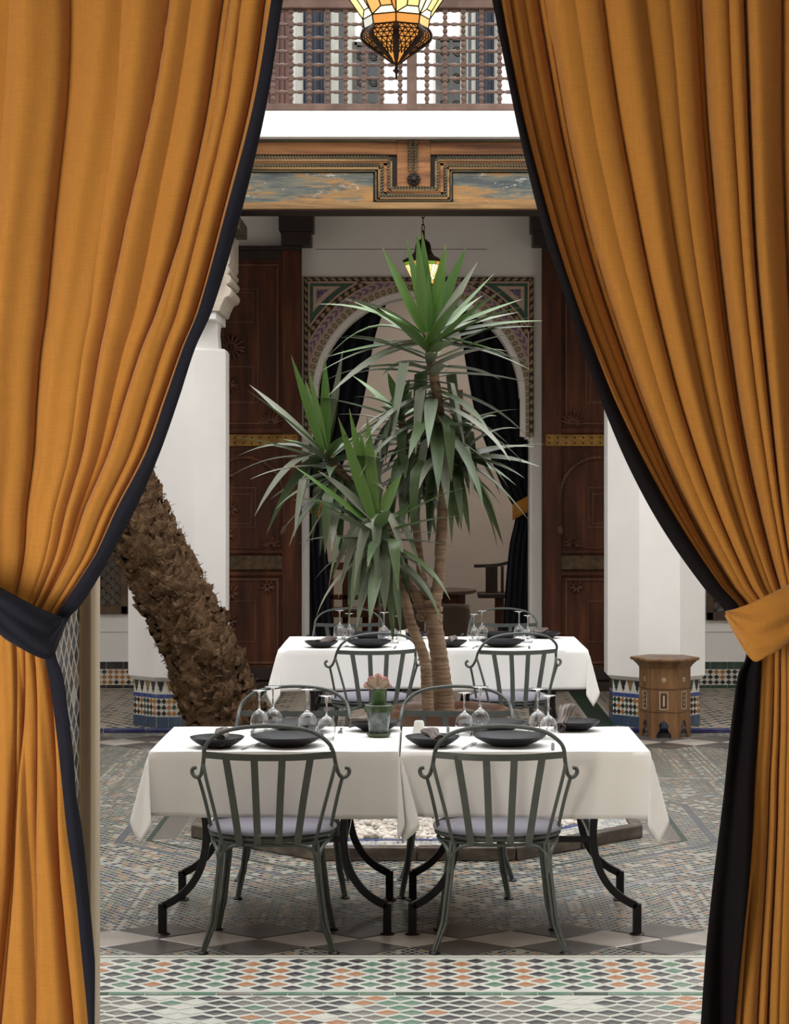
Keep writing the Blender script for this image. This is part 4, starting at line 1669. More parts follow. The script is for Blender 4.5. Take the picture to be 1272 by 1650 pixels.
    while z_ < zt_:
        h_ = 0.05
        lk = [(0.011 * math.cos(a), 0, z_ + h_ / 2 + (h_ / 2 + 0.006) * math.sin(a)) for a in [2 * PI * q / 8 for q in range(8)]]
        if k % 2:
            lk = [(0, p[0], p[2]) for p in lk]
        bd.tube(lk, 0.0042, 5, closed=True)
        z_ += h_
        k += 1
    bd.build('chain', chain_mat, t)
    return t


Yl = 8.4
lantern('hanging_lantern', 'large lit stained-glass lantern with pointed pierced foot hanging high before the balcony screen', (wx(639, Yl), Yl, wz(0, Yl)), Yl / FOC, 1.0, 5.6)
bm_ = MB()
bm_.box(-5.3, 5.3, Yl - 0.06, Yl + 0.06, 5.58, 5.75)
bm_.build('tie_beam', darkwood2, structure('trim_7'), bevel=0.01)
Yl = 17.0
S2 = (Yl / FOC) * 33 / 102
lantern('hanging_lantern', 'small lit lantern hanging on a chain behind the yucca before the plaster arch', (wx(682, Yl), Yl, wz(421, Yl) - 37 * S2 * 1.35), S2, 1.35, 4.41)
# ------------------------------------------------------------------ fountain basin filled with pebbles
BC = (0.0, 11.38)
basin = thing('fountain_basin', 'octagonal raised basin with brown stone kerb and mosaic top filled with white pebbles', 'basin', (0, 11.38, 0))
kerbst = mixcols('brown_marble', [(0.3, (0.03, 0.018, 0.012)), (0.5, (0.075, 0.055, 0.040)), (0.72, (0.17, 0.14, 0.105))], 7, 0.45, (1, 1, 2), 0.15)


def oct_pts(a):
    r = a / math.cos(PI / 8)
    return [(r * math.cos(PI / 8 + PI / 4 * k), r * math.sin(PI / 8 + PI / 4 * k)) for k in range(8)]


A0, A1, A2 = 1.167, 1.06, 0.90
o0, o1, o2 = oct_pts(A0), oct_pts(A1), oct_pts(A2)
g = NT('kerb_mosaic')
x, y, z = g.sep(g.coord())
mk, i, j = lozenge_id(g, x, y, 0.045, 0.045, 0.14)
idx = g.white(g.comb(i, j, 0.5))
km = g.done(g.mix(mk, (0.55, 0.53, 0.48), g.ramp(idx, [(0, (0.06, 0.075, 0.16)), (0.3, (0.20, 0.17, 0.13)), (0.5, (0.45, 0.42, 0.36)), (0.8, (0.08, 0.13, 0.10))], 'CONSTANT')), 0.4)
for k in range(8):
    k2 = (k + 1) % 8
    for h in range(2):                                 # two kerb stones on each side
        def L(p, q, t):
            return (lerp(p[0], q[0], t), lerp(p[1], q[1], t))
        t0, t1 = h / 2 + 0.004, (h + 1) / 2 - 0.004
        b = MB()
        b.plate([L(o0[k], o0[k2], t0), L(o0[k], o0[k2], t1), L(oct_pts(1.10)[k], oct_pts(1.10)[k2], t1), L(oct_pts(1.10)[k], oct_pts(1.10)[k2], t0)], 0.0, 0.068)
        b.build('kerb_stone', kerbst, basin, bevel=0.007)
b = MB()
for k in range(8):
    k2 = (k + 1) % 8
    q0, q1 = oct_pts(1.10), oct_pts(0.93)
    b.plate([q0[k], q0[k2], q1[k2], q1[k]], 0.0, 0.060)
b.build('mosaic_border', km, basin)
b = MB()
for k in range(8):
    k2 = (k + 1) % 8
    q0, q1 = oct_pts(0.93), oct_pts(0.90)
    b.plate([q0[k], q0[k2], q1[k2], q1[k]], 0.0, 0.064)
b.build('blue_fillet', T_blue, basin)
b = MB()
b.plate(oct_pts(0.905), 0.0, 0.035)
b.build('bed', grout, basin)
pebm = plain('white_pebble', (0.68, 0.63, 0.57), 0.6, var=0.18, scale=16)
pebm2 = plain('cream_pebble', (0.56, 0.49, 0.42), 0.6, var=0.2, scale=16)
b = MB()
rq = random.Random(21)
ico = [(0, 0, 1), (0.85, 0, 0.45), (0.26, 0.81, 0.45), (-0.69, 0.5, 0.45), (-0.69, -0.5, 0.45), (0.26, -0.81, 0.45), (0.69, 0.5, -0.45), (-0.26, 0.81, -0.45), (-0.85, 0, -0.45), (-0.26, -0.81, -0.45), (0.69, -0.5, -0.45), (0, 0, -1)]
icf = [(0, 1, 2), (0, 2, 3), (0, 3, 4), (0, 4, 5), (0, 5, 1), (1, 6, 2), (2, 7, 3), (3, 8, 4), (4, 9, 5), (5, 10, 1), (2, 6, 7), (3, 7, 8), (4, 8, 9), (5, 9, 10), (1, 10, 6), (6, 11, 7), (7, 11, 8), (8, 11, 9), (9, 11, 10), (10, 11, 6)]
cnt = 0
while cnt < 3600:
    x, y = rq.uniform(-0.9, 0.9), rq.uniform(-0.9, 0.9)
    if max(abs(x), abs(y), (abs(x) + abs(y)) * 0.7071) > 0.875:
        continue
    s = rq.uniform(0.012, 0.026)
    M = Matrix.Translation((x, y, 0.040 + rq.uniform(0, 0.028))) @ Matrix.Rotation(rq.uniform(0, 6.3), 4, 'Z') @ Matrix.Rotation(rq.uniform(-0.5, 0.5), 4, 'X') @ Matrix.Diagonal((s * rq.uniform(1.0, 1.6), s, s * rq.uniform(0.55, 0.8), 1))
    b.add(ico, icf, 0 if rq.random() < 0.65 else 1, None, M)
    cnt += 1
tag(b.build('pebbles', [pebm, pebm2], basin, angle=50), kind='stuff')

# ------------------------------------------------------------------ yucca in its pot
PX, PYc = 0.165, 11.38
potm = mixcols('brown_glazed_clay', [(0.3, (0.075, 0.032, 0.018)), (0.7, (0.19, 0.085, 0.045))], 5, 0.35, bump=0.05)
pot = thing('plant_pot', 'big round brown glazed pot in the pebble basin holding the yucca', 'pot', (PX, PYc, 0.05))
b = MB()
b.lathe([(0, 0.0), (0.20, 0.0), (0.215, 0.02), (0.255, 0.20), (0.29, 0.40), (0.305, 0.50), (0.325, 0.525), (0.335, 0.55), (0.33, 0.57), (0.31, 0.575), (0.295, 0.56), (0.285, 0.52), (0.0, 0.515)], 40)
b.build('bowl', potm, pot)
b = MB()
b.grid(lambda a, c_: (0.288 * c_ * math.cos(a * 2 * PI), 0.288 * c_ * math.sin(a * 2 * PI), 0.525 + 0.02 * math.sin(a * 31 + c_ * 17) * c_ + 0.02 * (1 - c_)), 30, 8)
b.build('soil', mixcols('dry_soil', [(0.3, (0.05, 0.033, 0.02)), (0.7, (0.16, 0.11, 0.07))], 30, 0.95, bump=0.4), pot)

yuc = thing('yucca', 'tall green yucca with several leafy heads on bare trunks growing from the brown pot', 'plant', (PX, PYc, 0.57))
OY = Vector((PX, PYc, 0.57))
g = NT('yucca_bark')
v = g.coord()
f = g.noise(g.mapping(v, (6, 6, 55)), 1.0, 3, 0.6)
f2 = g.noise(v, 9, 4)
c = g.ramp(g.math('ADD', g.math('MULTIPLY', f, 0.55), g.math('MULTIPLY', f2, 0.45)), [(0.33, (0.10, 0.062, 0.038)), (0.5, (0.235, 0.155, 0.098)), (0.68, (0.36, 0.26, 0.175))])
g.bump(f, 0.9, 0.015)
bark = g.done(c, 0.9)


def yp(px, py, dy=0.0):
    return at(px, py, PYc + dy) - OY


def trunk(pts, rs, name='trunk'):
    n_ = 8
    path = smooth_path(pts, n_)
    rad = []
    for i in range(len(path)):
        t = i / n_
        k = min(int(t), len(rs) - 2)
        r = lerp(rs[k], rs[k + 1], t - k)
        rad.append(r * (1 + (0.05 if i % 2 else -0.03)))
    b = MB()
    b.tube(path, rad, 12)
    return b.build(name, bark, yuc, angle=60)


trunk([yp(718, 1170), yp(713, 1110), yp(708, 1060), yp(699, 1003), yp(692, 966)], [0.062, 0.054, 0.047, 0.045, 0.052])
trunk([yp(696, 982), yp(706, 945), yp(710, 900), yp(713, 840), yp(716, 760), yp(708, 660), yp(695, 580), yp(690, 535)], [0.044, 0.032, 0.028, 0.027, 0.027, 0.027, 0.027, 0.024], 'branch')
trunk([yp(690, 985, 0.02), yp(682, 940, 0.03), yp(674, 880, 0.08), yp(668, 810, 0.15), yp(656, 730, 0.22), yp(645, 660, 0.25)], [0.042, 0.026, 0.023, 0.022, 0.022, 0.022], 'branch')
trunk([yp(688, 990), yp(672, 960), yp(655, 925), yp(643, 890), yp(628, 860, -0.1), yp(607, 835, -0.22)], [0.04, 0.032, 0.028, 0.025, 0.024, 0.022], 'branch')
trunk([yp(692, 1170, -0.08), yp(688, 1110, -0.09), yp(684, 1060, -0.09), yp(664, 1008, -0.08), yp(650, 955, -0.05), yp(625, 890, 0.02), yp(585, 810, 0.08), yp(545, 755, 0.10), yp(526, 725, 0.10)],
      [0.034, 0.030, 0.029, 0.028, 0.026, 0.025, 0.025, 0.024, 0.022])
b = MB()                                              # knobbly scar on the fork
for k in range(9):
    a = rq.uniform(0, 6.28)
    b.lathe([(0, -0.03), (0.028, -0.012), (0.03, 0.01), (0, 0.03)], 7, tuple(yp(692, rq.uniform(955, 1000)) + Vector((0.045 * math.cos(a), 0.045 * math.sin(a), 0))))
b.build('bark_knots', bark, yuc, angle=70)


def leafmat(name, c0, c1, rough):
    g = NT(name)
    u, v, _ = g.sep(g.coord('UV'))
    rib = g.noise(g.comb(g.math('MULTIPLY', u, 3.0), g.math('MULTIPLY', v, 22.0), g.rnd()), 1.0, 2)
    c = g.mix(g.rnd(), c0, c1)
    c = g.mix(1.0, c, g.ramp(rib, [(0.3, (0.75,) * 3), (0.7, (1.12,) * 3)]), 'MULTIPLY')
    tip = g.ramp(u, [(0.93, 0.0), (1.0, 0.8)])
    c = g.mix(tip, c, (0.30, 0.22, 0.09))
    return g.done(c, rough, 0, 0.5, Transmission_Weight=0.0, Sheen_Weight=0.1)


LF = [leafmat('fresh_leaf', (0.060, 0.150, 0.020), (0.105, 0.205, 0.038), 0.38),
      leafmat('mature_leaf', (0.045, 0.085, 0.026), (0.085, 0.135, 0.050), 0.36),
      leafmat('dusty_leaf', (0.130, 0.170, 0.110), (0.22, 0.235, 0.17), 0.42)]  # greyish tone of older leaves, with light glints put into the colour


def leaf_mesh(path, wd, up_hint, mat, vdepth=0.20):
    n_ = len(path) - 1
    vs, uvs, fs = [], [], []
    prev_s = None
    for i, p in enumerate(path):
        t = i / n_
        d = (path[min(i + 1, n_)] - path[max(i - 1, 0)]).normalized()
        s = d.cross(up_hint)
        if s.length < 0.05:
            s = prev_s or Vector((1, 0, 0))
        s = (s - d * s.dot(d)).normalized()
        if prev_s is not None and s.dot(prev_s) < 0:
            s = -s
        if prev_s is not None:
            s = (s + prev_s * 1.2).normalized()
            s = (s - d * s.dot(d)).normalized()
        prev_s = s
        nrm = s.cross(d)
        w_ = wd * (0.42 + 0.58 * min(1, t / 0.28)) if t < 0.4 else wd * max(0.02, (1 - ((t - 0.4) / 0.6) ** 1.7))
        vs += [p - s * w_ / 2, p - nrm * w_ * vdepth * (1 - t * 0.6), p + s * w_ / 2]
        uvs += [(t, 0.0), (t, 0.5), (t, 1.0)]
        if i:
            a, c_ = (i - 1) * 3, i * 3
            fs += [(a, a + 1, c_ + 1, c_), (a + 1, a + 2, c_ + 2, c_ + 1)]
    b = MB()
    b.add(vs, fs, 0, uvs)
    return b.build('leaf', mat, yuc, angle=80)


rl = random.Random(42)
UPV = Vector((0, 0, 1))


def leaf_to(base, tip, wd, mat, sag=0.0, side=0.0):
    """leaf from base to tip; sag lifts the middle (arching leaf)"""
    base, tip = Vector(base), Vector(tip)
    mid = base.lerp(tip, 0.5) + Vector((side, 0, sag))
    path = []
    for i in range(10):
        t = i / 9
        path.append(base * (1 - t) ** 2 + mid * 2 * t * (1 - t) + tip * t * t)
    h = Vector((rl.uniform(-1.1, 1.1), -1, rl.uniform(-0.2, 0.3)))
    dt = (tip - base).normalized()
    if abs(dt.z) < 0.72:                               # spreading leaves lie flat, blades to the sky
        h = UPV + Vector((rl.uniform(-0.3, 0.3), rl.uniform(-0.55, 0.1), 0))
    leaf_mesh(path, wd, h, mat)


def leaf_free(base, az, el, L, wd, droop, mat, kink=None):
    p = Vector(base)
    d = Vector((math.cos(az) * math.cos(el), math.sin(az) * math.cos(el), math.sin(el)))
    path = [p.copy()]
    st = L / 9
    for i in range(9):
        t = i / 9
        d = (d + Vector((0, 0, -1)) * droop * (0.4 + 1.2 * t)).normalized()
        if kink and i == kink:
            h = Vector((d.x, d.y, 0))
            d = (h * 0.25 + Vector((0, 0, -1))).normalized()
        p = p + d * st
        path.append(p.copy())
    leaf_mesh(path, wd, UPV + Vector((math.cos(az), math.sin(az), 0)) * 0.3, mat)


def head(px, py, dy, tips, n, L, stem, wd):
    c0 = yp(px, py, dy)
    sd = (stem[1] - stem[0])
    for (tx, ty, tdy, sag, m_) in tips:
        leaf_to(c0 + Vector((rl.uniform(-.012, .012), rl.uniform(-.012, .012), rl.uniform(-.03, .02))), yp(tx, ty, dy + tdy), wd * rl.uniform(0.78, 1.0), LF[m_], sag)
    for i in range(n):
        f = (i + 0.5) / n
        az = i * 2.39996 + rl.uniform(-0.25, 0.25)
        base = stem[0].lerp(stem[1], f ** 1.2) + Vector((rl.uniform(-.01, .01), rl.uniform(-.01, .01), 0))
        el = math.radians(lerp(40, -34, f ** 0.75) + rl.uniform(-10, 10))
        dr = lerp(0.035, 0.15, f) * rl.uniform(0.6, 1.4)
        kink = rl.choice([2, 3, 4]) if (f > 0.25 and rl.random() < 0.42) else None
        q = rl.random()
        m_ = 0 if f < 0.18 else (2 if q < 0.42 else 1)
        leaf_free(base, az, el, L * rl.uniform(0.8, 1.12), wd * rl.uniform(0.8, 1.1), dr, LF[m_], kink)


head(690, 545, 0.0,
     [(615, 396, -0.06, 0, 0), (655, 385, 0.06, 0, 0), (672, 372, -0.10, 0, 0), (681, 374, -0.03, 0, 0), (690, 440, -0.12, 0, 0), (719, 392, 0.02, 0, 0), (752, 396, 0.10, 0.01, 0), (770, 422, -0.05, 0, 2), (797, 440, 0.08, 0, 0), (748, 470, -0.1, 0, 2),
      (842, 482, 0.0, 0.02, 0), (836, 503, 0.12, 0.02, 2), (875, 517, -0.05, 0.05, 0), (862, 526, 0.08, 0.05, 0), (818, 571, -0.1, 0.03, 0), (866, 590, 0.05, 0.05, 1), (858, 597, -0.1, 0.06, 1),
      (512, 490, -0.08, 0.10, 0), (545, 486, 0.08, 0.12, 2), (520, 585, 0.10, 0.30, 0), (527, 575, 0.0, 0.04, 0), (514, 600, -0.05, 0.10, 2), (530, 637, -0.12, 0.14, 2)],
     64, 0.60, (yp(690, 556), yp(712, 720)), 0.074)
head(526, 733, 0.10,
     [(469, 572, -0.05, 0, 0), (497, 592, -0.1, 0, 0), (492, 612, 0.05, 0, 0), (524, 575, 0.02, 0, 0), (553, 563, 0.08, 0, 2), (549, 590, 0.1, 0, 1), (397, 628, -0.06, 0.03, 0), (402, 620, 0.04, 0.04, 2), (370, 768, -0.05, 0.12, 1), (383, 735, 0.08, 0.12, 1), (410, 832, -0.1, 0.22, 2), (430, 860, 0.04, 0.2, 1)],
     40, 0.52, (yp(527, 738, 0.1), yp(562, 782, 0.1)), 0.066)
head(606, 850, -0.22,
     [(545, 672, -0.03, 0, 0), (563, 658, 0.04, 0, 0), (592, 670, -0.04, 0, 0), (580, 690, 0.06, 0, 0), (470, 748, -0.08, 0.02, 0), (513, 759, 0.05, 0.05, 2), (472, 806, 0.04, 0.12, 1), (648, 764, -0.05, 0.05, 0), (610, 720, 0.1, 0.0, 1), (545, 965, -0.10, 0.30, 2), (570, 950, -0.16, 0.32, 2), (606, 950, -0.2, 0.42, 2), (655, 930, -0.1, 0.34, 2), (535, 935, -0.02, 0.26, 2), (680, 925, -0.02, 0.34, 2), (635, 1010, -0.12, 0.42, 1), (612, 1015, 0.0, 0.42, 1), (575, 1010, -0.04, 0.42, 1), (560, 1015, 0.04, 0.40, 1), (600, 1000, -0.1, 0.4, 1)],
     34, 0.50, (yp(606, 856, -0.22), yp(618, 895, -0.22)), 0.068)
head(645, 662, 0.25,
     [(625, 600, 0.0, 0, 0), (660, 610, 0.0, 0, 0), (600, 640, 0, 0.05, 0), (690, 640, 0, 0.05, 0), (570, 640, 0.02, 0.05, 0)],
     44, 0.46, (yp(645, 668, 0.25), yp(662, 770, 0.22)), 0.06)
head(728, 740, 0.05,                                    # old drooping skirt lower on the right branch
     [(862, 720, -0.02, 0.06, 2), (880, 716, 0.05, 0.06, 1), (845, 770, -0.1, 0.10, 1), (870, 752, -0.15, 0.08, 2), (852, 838, -0.1, 0.12, 1), (835, 690, -0.12, 0.12, 2), (800, 670, -0.18, 0.14, 2), (832, 782, 0.1, 0.08, 1), (758, 866, 0.0, 0.1, 1), (728, 880, -0.1, 0.12, 1), (748, 820, -0.14, 0.16, 1), (700, 900, 0.05, 0.1, 1), (812, 880, 0.1, 0.16, 1), (700, 745, -0.2, 0.0, 2), (655, 735, -0.15, 0.12, 2)],
     12, 0.48, (yp(712, 690), yp(716, 760)), 0.066)

# ------------------------------------------------------------------ leaning palm trunk
palm = thing('palm_tree', 'thick leaning palm trunk with shaggy brown leaf bases beside the left white pillar', 'tree', (0, 15.0, 0))
g = NT('palm_fibre')
v = g.coord()
f = g.noise(g.mapping(v, (9, 9, 16)), 1.4, 6, 0.7, 1.2)
f2 = g.noise(g.mapping(v, (40, 40, 6)), 1.0, 3)
c = g.ramp(g.math('ADD', g.math('MULTIPLY', f, 0.7), g.math('MULTIPLY', f2, 0.3)), [(0.28, (0.035, 0.019, 0.010)), (0.44, (0.13, 0.073, 0.038)), (0.58, (0.24, 0.15, 0.085)), (0.72, (0.38, 0.27, 0.175))])
g.bump(f, 1.0, 0.05)
fibre = g.done(c, 0.95, 0, 0.1)
tr = [(380, 1188, 15.05), (352, 1128, 15.05), (324, 1050, 15.0), (289, 975, 14.95), (252, 900, 14.9), (217, 830, 14.85), (196, 765, 14.8), (170, 660, 14.7), (140, 520, 14.6), (110, 360, 14.5), (85, 160, 14.3), (70, -60, 14.1), (60, -330, 13.9)]
pp = smooth_path([at(*q) - Vector((0, 15.0, 0)) for q in tr], 8)
rad = [sinterp([(0, 0.26), (8, 0.255), (16, 0.245), (32, 0.225), (48, 0.20), (96, 0.17)], i) for i in range(len(pp))]


def palm_ring(i, a, extra=0.0):
    p = pp[i]
    d = (pp[min(i + 1, len(pp) - 1)] - pp[max(i - 1, 0)]).normalized()
    s = d.cross(Vector((0, 1, 0))).normalized()
    u = s.cross(d)
    return p + (s * math.cos(a) + u * math.sin(a)) * (rad[i] + extra), d, (s * math.cos(a) + u * math.sin(a))


b = MB()
rp_ = random.Random(8)
vs, fs = [], []
NA = 40
for i in range(len(pp)):
    for j in range(NA):
        a = 2 * PI * j / NA
        e = 0.022 * math.sin(i * 2.1 + 2.2 * math.sin(a * 3 + i)) + rp_.uniform(-0.014, 0.016)
        vs.append(palm_ring(i, a, e - 0.012)[0])
for i in range(len(pp) - 1):
    for j in range(NA):
        j2 = (j + 1) % NA
        fs.append((i * NA + j, i * NA + j2, (i + 1) * NA + j2, (i + 1) * NA + j))
b.add(vs, fs)
b.build('trunk', fibre, palm, angle=75)
# old leaf bases: ragged wedges pointing up the stem, a spiral of them
base_me = []
for q in range(6):
    b = MB()
    w0, l0 = rp_.uniform(0.055, 0.085), rp_.uniform(0.07, 0.11)
    nn = 6
    low = [(lerp(-w0, w0, k / nn), 0.0, -0.03) for k in range(nn + 1)]
    mid = [(lerp(-w0, w0, k / nn) * 0.95, 0.020 + 0.014 * math.sin(PI * k / nn) + rp_.uniform(-.008, .008), l0 * 0.45) for k in range(nn + 1)]
    top = [(lerp(-w0, w0, k / nn) * 0.9, 0.020 + rp_.uniform(-.014, .020), l0 * (0.7 + 0.3 * math.sin(PI * k / nn)) + rp_.uniform(-0.045, 0.045)) for k in range(nn + 1)]
    bck = [(p[0] * 0.8, -0.02, p[2] * 0.8) for p in top]
    m_ = nn + 1
    f_ = []
    for r_ in range(3):
        for k in range(nn):
            a = r_ * m_ + k
            f_.append((a, a + m_, a + m_ + 1, a + 1))
    b.add(low + mid + top + bck, [tuple(reversed(x)) for x in f_])
    base_me.append(b.mesh('leaf_base', fibre, 70))
k = 0
for i in range(0, 60):
    na = 6
    for q in range(na):
        a = (q + 0.5 * (i % 2)) * 2 * PI / na + rp_.uniform(-0.25, 0.25)
        P_, d, out = palm_ring(i, a, -0.012)
        if out.y > 0.45:                                  # the far side is not seen
            continue
        side = d.cross(out).normalized()
        M = Matrix((side, out, d)).transposed().to_4x4()
        M.translation = P_ + d * rp_.uniform(-0.03, 0.03)
        M = M @ Matrix.Rotation(rp_.uniform(-0.45, 0.15), 4, 'X') @ Matrix.Rotation(rp_.uniform(-0.6, 0.6), 4, 'Y') @ Matrix.Diagonal((rp_.uniform(0.8, 1.3), 1, rp_.uniform(0.7, 1.15), 1))
        o = link('leaf_base', rp_.choice(base_me), palm)
        o.matrix_local = M
        k += 1
b = MB()                                                   # loose fibres
for q in range(3200):
    i = rp_.randrange(0, 62)
    P_, d, out = palm_ring(i, rp_.uniform(0, 2 * PI), rp_.uniform(-0.005, 0.02))
    dr = (d * rp_.uniform(-0.6, 1.0) + out * rp_.uniform(0.1, 0.6) + Vector((rp_.uniform(-.8, .8), rp_.uniform(-.8, .8), rp_.uniform(-.3, .3)))).normalized()
    L_ = rp_.uniform(0.025, 0.07)
    sd = dr.cross(out).normalized() * 0.0035
    b.add([P_ - sd, P_ + sd, P_ + dr * L_ * 0.6 + out * 0.006 + sd, P_ + dr * L_], [(0, 1, 2, 3)])
tag(b.build('loose_fibres', fibre, palm, angle=80), kind='stuff')
b = MB()                                                   # crown of fronds, high above the picture
top = pp[-1]
for k in range(14):
    az = k * 2.4
    d = Vector((math.cos(az) * 0.75, math.sin(az) * 0.75, 0.65))
    p = top.copy()
    pth = [p.copy()]
    for i in range(10):
        d = (d + Vector((0, 0, -0.16))).normalized()
        p = p + d * 0.16
        pth.append(p.copy())
    b = MB()
    b.tube(pth, [0.018 - 0.0015 * i for i in range(11)], 5)
    for i in range(2, 11):
        dd_ = (pth[i] - pth[i - 1]).normalized()
        sd = dd_.cross(UPV).normalized()
        for s in (1, -1):
            tip = pth[i] + sd * s * 0.30 + dd_ * 0.18 + Vector((0, 0, -0.10))
            b.add([pth[i] - dd_ * 0.015, pth[i] + dd_ * 0.015, pth[i].lerp(tip, 0.5) + dd_ * 0.02 + Vector((0, 0, 0.02)), tip], [(0, 1, 2, 3)])
    b.build('frond', LF[1], palm, angle=60)

# ------------------------------------------------------------------ inlaid hexagonal stool
stoolw = mixcols('honey_wood', [(0.28, (0.075, 0.034, 0.012)), (0.5, (0.17, 0.080, 0.028)), (0.75, (0.27, 0.14, 0.052))], 3.5, 0.5, (4, 4, 0.6), 0.1)
bone = plain('bone_inlay', (0.44, 0.36, 0.24), 0.5, var=0.3, scale=20)
stool = thing('side_table', 'small hexagonal carved wooden side table with bone inlay beside the right white pillar', 'side table', (wx(1072, 15.28), 15.29, 0.0), math.radians(-9))
HT = 0.575
RB = 0.185


def hexa(r, a0=0.0):
    return [(r * math.cos(PI / 3 * k + a0), r * math.sin(PI / 3 * k + a0)) for k in range(6)]


b = MB()
b.plate(hexa(0.252), HT - 0.022, HT)
b.build('tabletop', stoolw, stool, bevel=0.006)
b = MB()
b.lathe([(RB - 0.01, HT - 0.075), (RB + 0.005, HT - 0.07), (RB + 0.015, HT - 0.055), (0.235, HT - 0.022)], 6)
b.build('cornice', stoolw, stool, angle=20)
b = MB()
b.plate([(x * (1 if k % 2 else 0.55), y * (1 if k % 2 else 0.55)) for k, (x, y) in enumerate([(0.11 * math.cos(PI / 6 * q), 0.11 * math.sin(PI / 6 * q)) for q in range(12)])], HT - 0.001, HT + 0.0015)
b.plate(hexa(0.20), HT - 0.001, HT + 0.0008, 1)
b.build('top_inlay', [stoolw, bpy.data.materials['brown_walnut']], stool)
apo = RB * math.cos(PI / 6)
hw = RB / 2
key = [(0.055, 0.0), (0.050, 0.035), (0.034, 0.052), (0.030, 0.062)] + [(0.034 * math.cos(a) + 0.0, 0.085 + 0.036 * math.sin(a)) for a in [-0.6 + (PI / 2 + 0.42) * k / 6 for k in range(6)]] + [(0.0, 0.132)]
for k in range(6):
    M = Matrix.Rotation(PI / 3 * k, 4, 'Z') @ Matrix.Translation((0, -apo, 0))
    b = MB()
    L_ = [(-x, z) for x, z in key]
    left = [(-hw, 0.0)] + L_ + [(0.0, HT - 0.07), (-hw, HT - 0.07)]
    right = [(hw, 0.0)] + key + [(0.0, HT - 0.07), (hw, HT - 0.07)]
    b.prism(left, 0.0, 0.016, 0, M)
    b.prism(right, 0.0, 0.016, 0, M)
    b.build('side_panel', stoolw, stool, angle=30)
    b = MB()
    frame_bar_m = [(-0.032, 0.032, 0.205, 0.335)]
    for x0, x1, z0_, z1_ in frame_bar_m:
        for q in ((x0, x1, z0_, z0_ + 0.006), (x0, x1, z1_ - 0.006, z1_), (x0, x0 + 0.006, z0_, z1_), (x1 - 0.006, x1, z0_, z1_)):
            b.box(q[0], q[1], -0.004, 0.002, q[2], q[3], 1, M)
    b.box(-0.020, 0.020, -0.003, 0.002, 0.222, 0.318, 0, M)
    if k % 2 == 0:
        b.box(-0.006, 0.006, -0.006, 0.0, 0.232, 0.308, 1, M)
    else:
        for zz in (0.24, 0.27, 0.30):
            b.prism([(-0.007, zz), (0, zz - 0.011), (0.007, zz), (0, zz + 0.011)], -0.006, 0.0, 1, M)
    st = []
    for q in range(12):
        a = PI / 6 * q
        rr_ = 0.021 if q % 2 == 0 else 0.012
        st.append((rr_ * math.sin(a), 0.42 + rr_ * math.cos(a)))
    b.prism(st, -0.004, 0.001, 1, M)
    b.prism([(x * 0.35, 0.42 + (z - 0.42) * 0.35) for x, z in st], -0.006, 0.001, 0, M)
    b.box(-hw + 0.006, hw - 0.006, -0.003, 0.002, 0.186, 0.190, 0, M)
    b.box(-hw + 0.006, hw - 0.006, -0.003, 0.002, 0.352, 0.356, 0, M)
    b.build('inlay', [bpy.data.materials['brown_walnut'], bone], stool)
# ------------------------------------------------------------------ tables and cloths
cloth_m = NT('white_linen')
v = cloth_m.coord()
a_ = cloth_m.noise(cloth_m.mapping(v, (260, 20, 20)), 1.0, 2)
b_ = cloth_m.noise(cloth_m.mapping(v, (20, 20, 260)), 1.0, 2)
cloth_m.bump(cloth_m.math('ADD', a_, b_), 0.06, 0.002)
linen = cloth_m.done(cloth_m.mix(cloth_m.noise(v, 2.5, 3), (0.80, 0.79, 0.765), (0.85, 0.845, 0.825)), 0.85, 0, 0.2)
TH = 0.752                                          # cloth surface height


def make_table(xc, y0, D, label, group, hw=0.5):
    t = thing('dining_table', label, 'table', (xc, y0 + D / 2, 0), 0, group)
    b = MB()
    b.box(-hw + 0.012, hw - 0.012, -D / 2 + 0.012, D / 2 - 0.012, TH - 0.035, TH - 0.008)
    b.build('tabletop', darkwood2, t, bevel=0.004)
    yl = D / 2 - 0.075
    for sx_ in (-1, 1):
        for sy_ in (-1, 1):
            b = MB()
            pts = [(0.31, TH - 0.04), (0.305, 0.62), (0.285, 0.50), (0.277, 0.42), (0.283, 0.34), (0.305, 0.26), (0.345, 0.195), (0.395, 0.150), (0.452, 0.118)]
            pth = smooth_path([(sx_ * x, sy_ * yl, z) for x, z in pts], 4)
            b.bar(pth, 0.030, 0.030, (0, 1, 0))
            b.bar([(sx_ * 0.455, sy_ * yl, 0.128), (sx_ * 0.455, sy_ * yl, 0.005)], 0.034, 0.030, (0, 1, 0))
            lg = b.build('leg', iron, t, bevel=0.002)
            b = MB()
            b.lathe([(0, 0), (0.030, 0), (0.032, 0.004), (0.024, 0.010), (0, 0.010)], 12, (sx_ * 0.455, sy_ * yl, 0))
            b.build('foot', chain_mat, lg)
    b = MB()
    for s in (-1, 1):
        b.bar([(-0.285, s * yl, 0.388), (0.285, s * yl, 0.388)], 0.024, 0.022)
        b.bar([(s * 0.283, -yl, 0.388), (s * 0.283, yl, 0.388)], 0.024, 0.022)
    b.build('stretcher', iron, t, bevel=0.002)
    return t


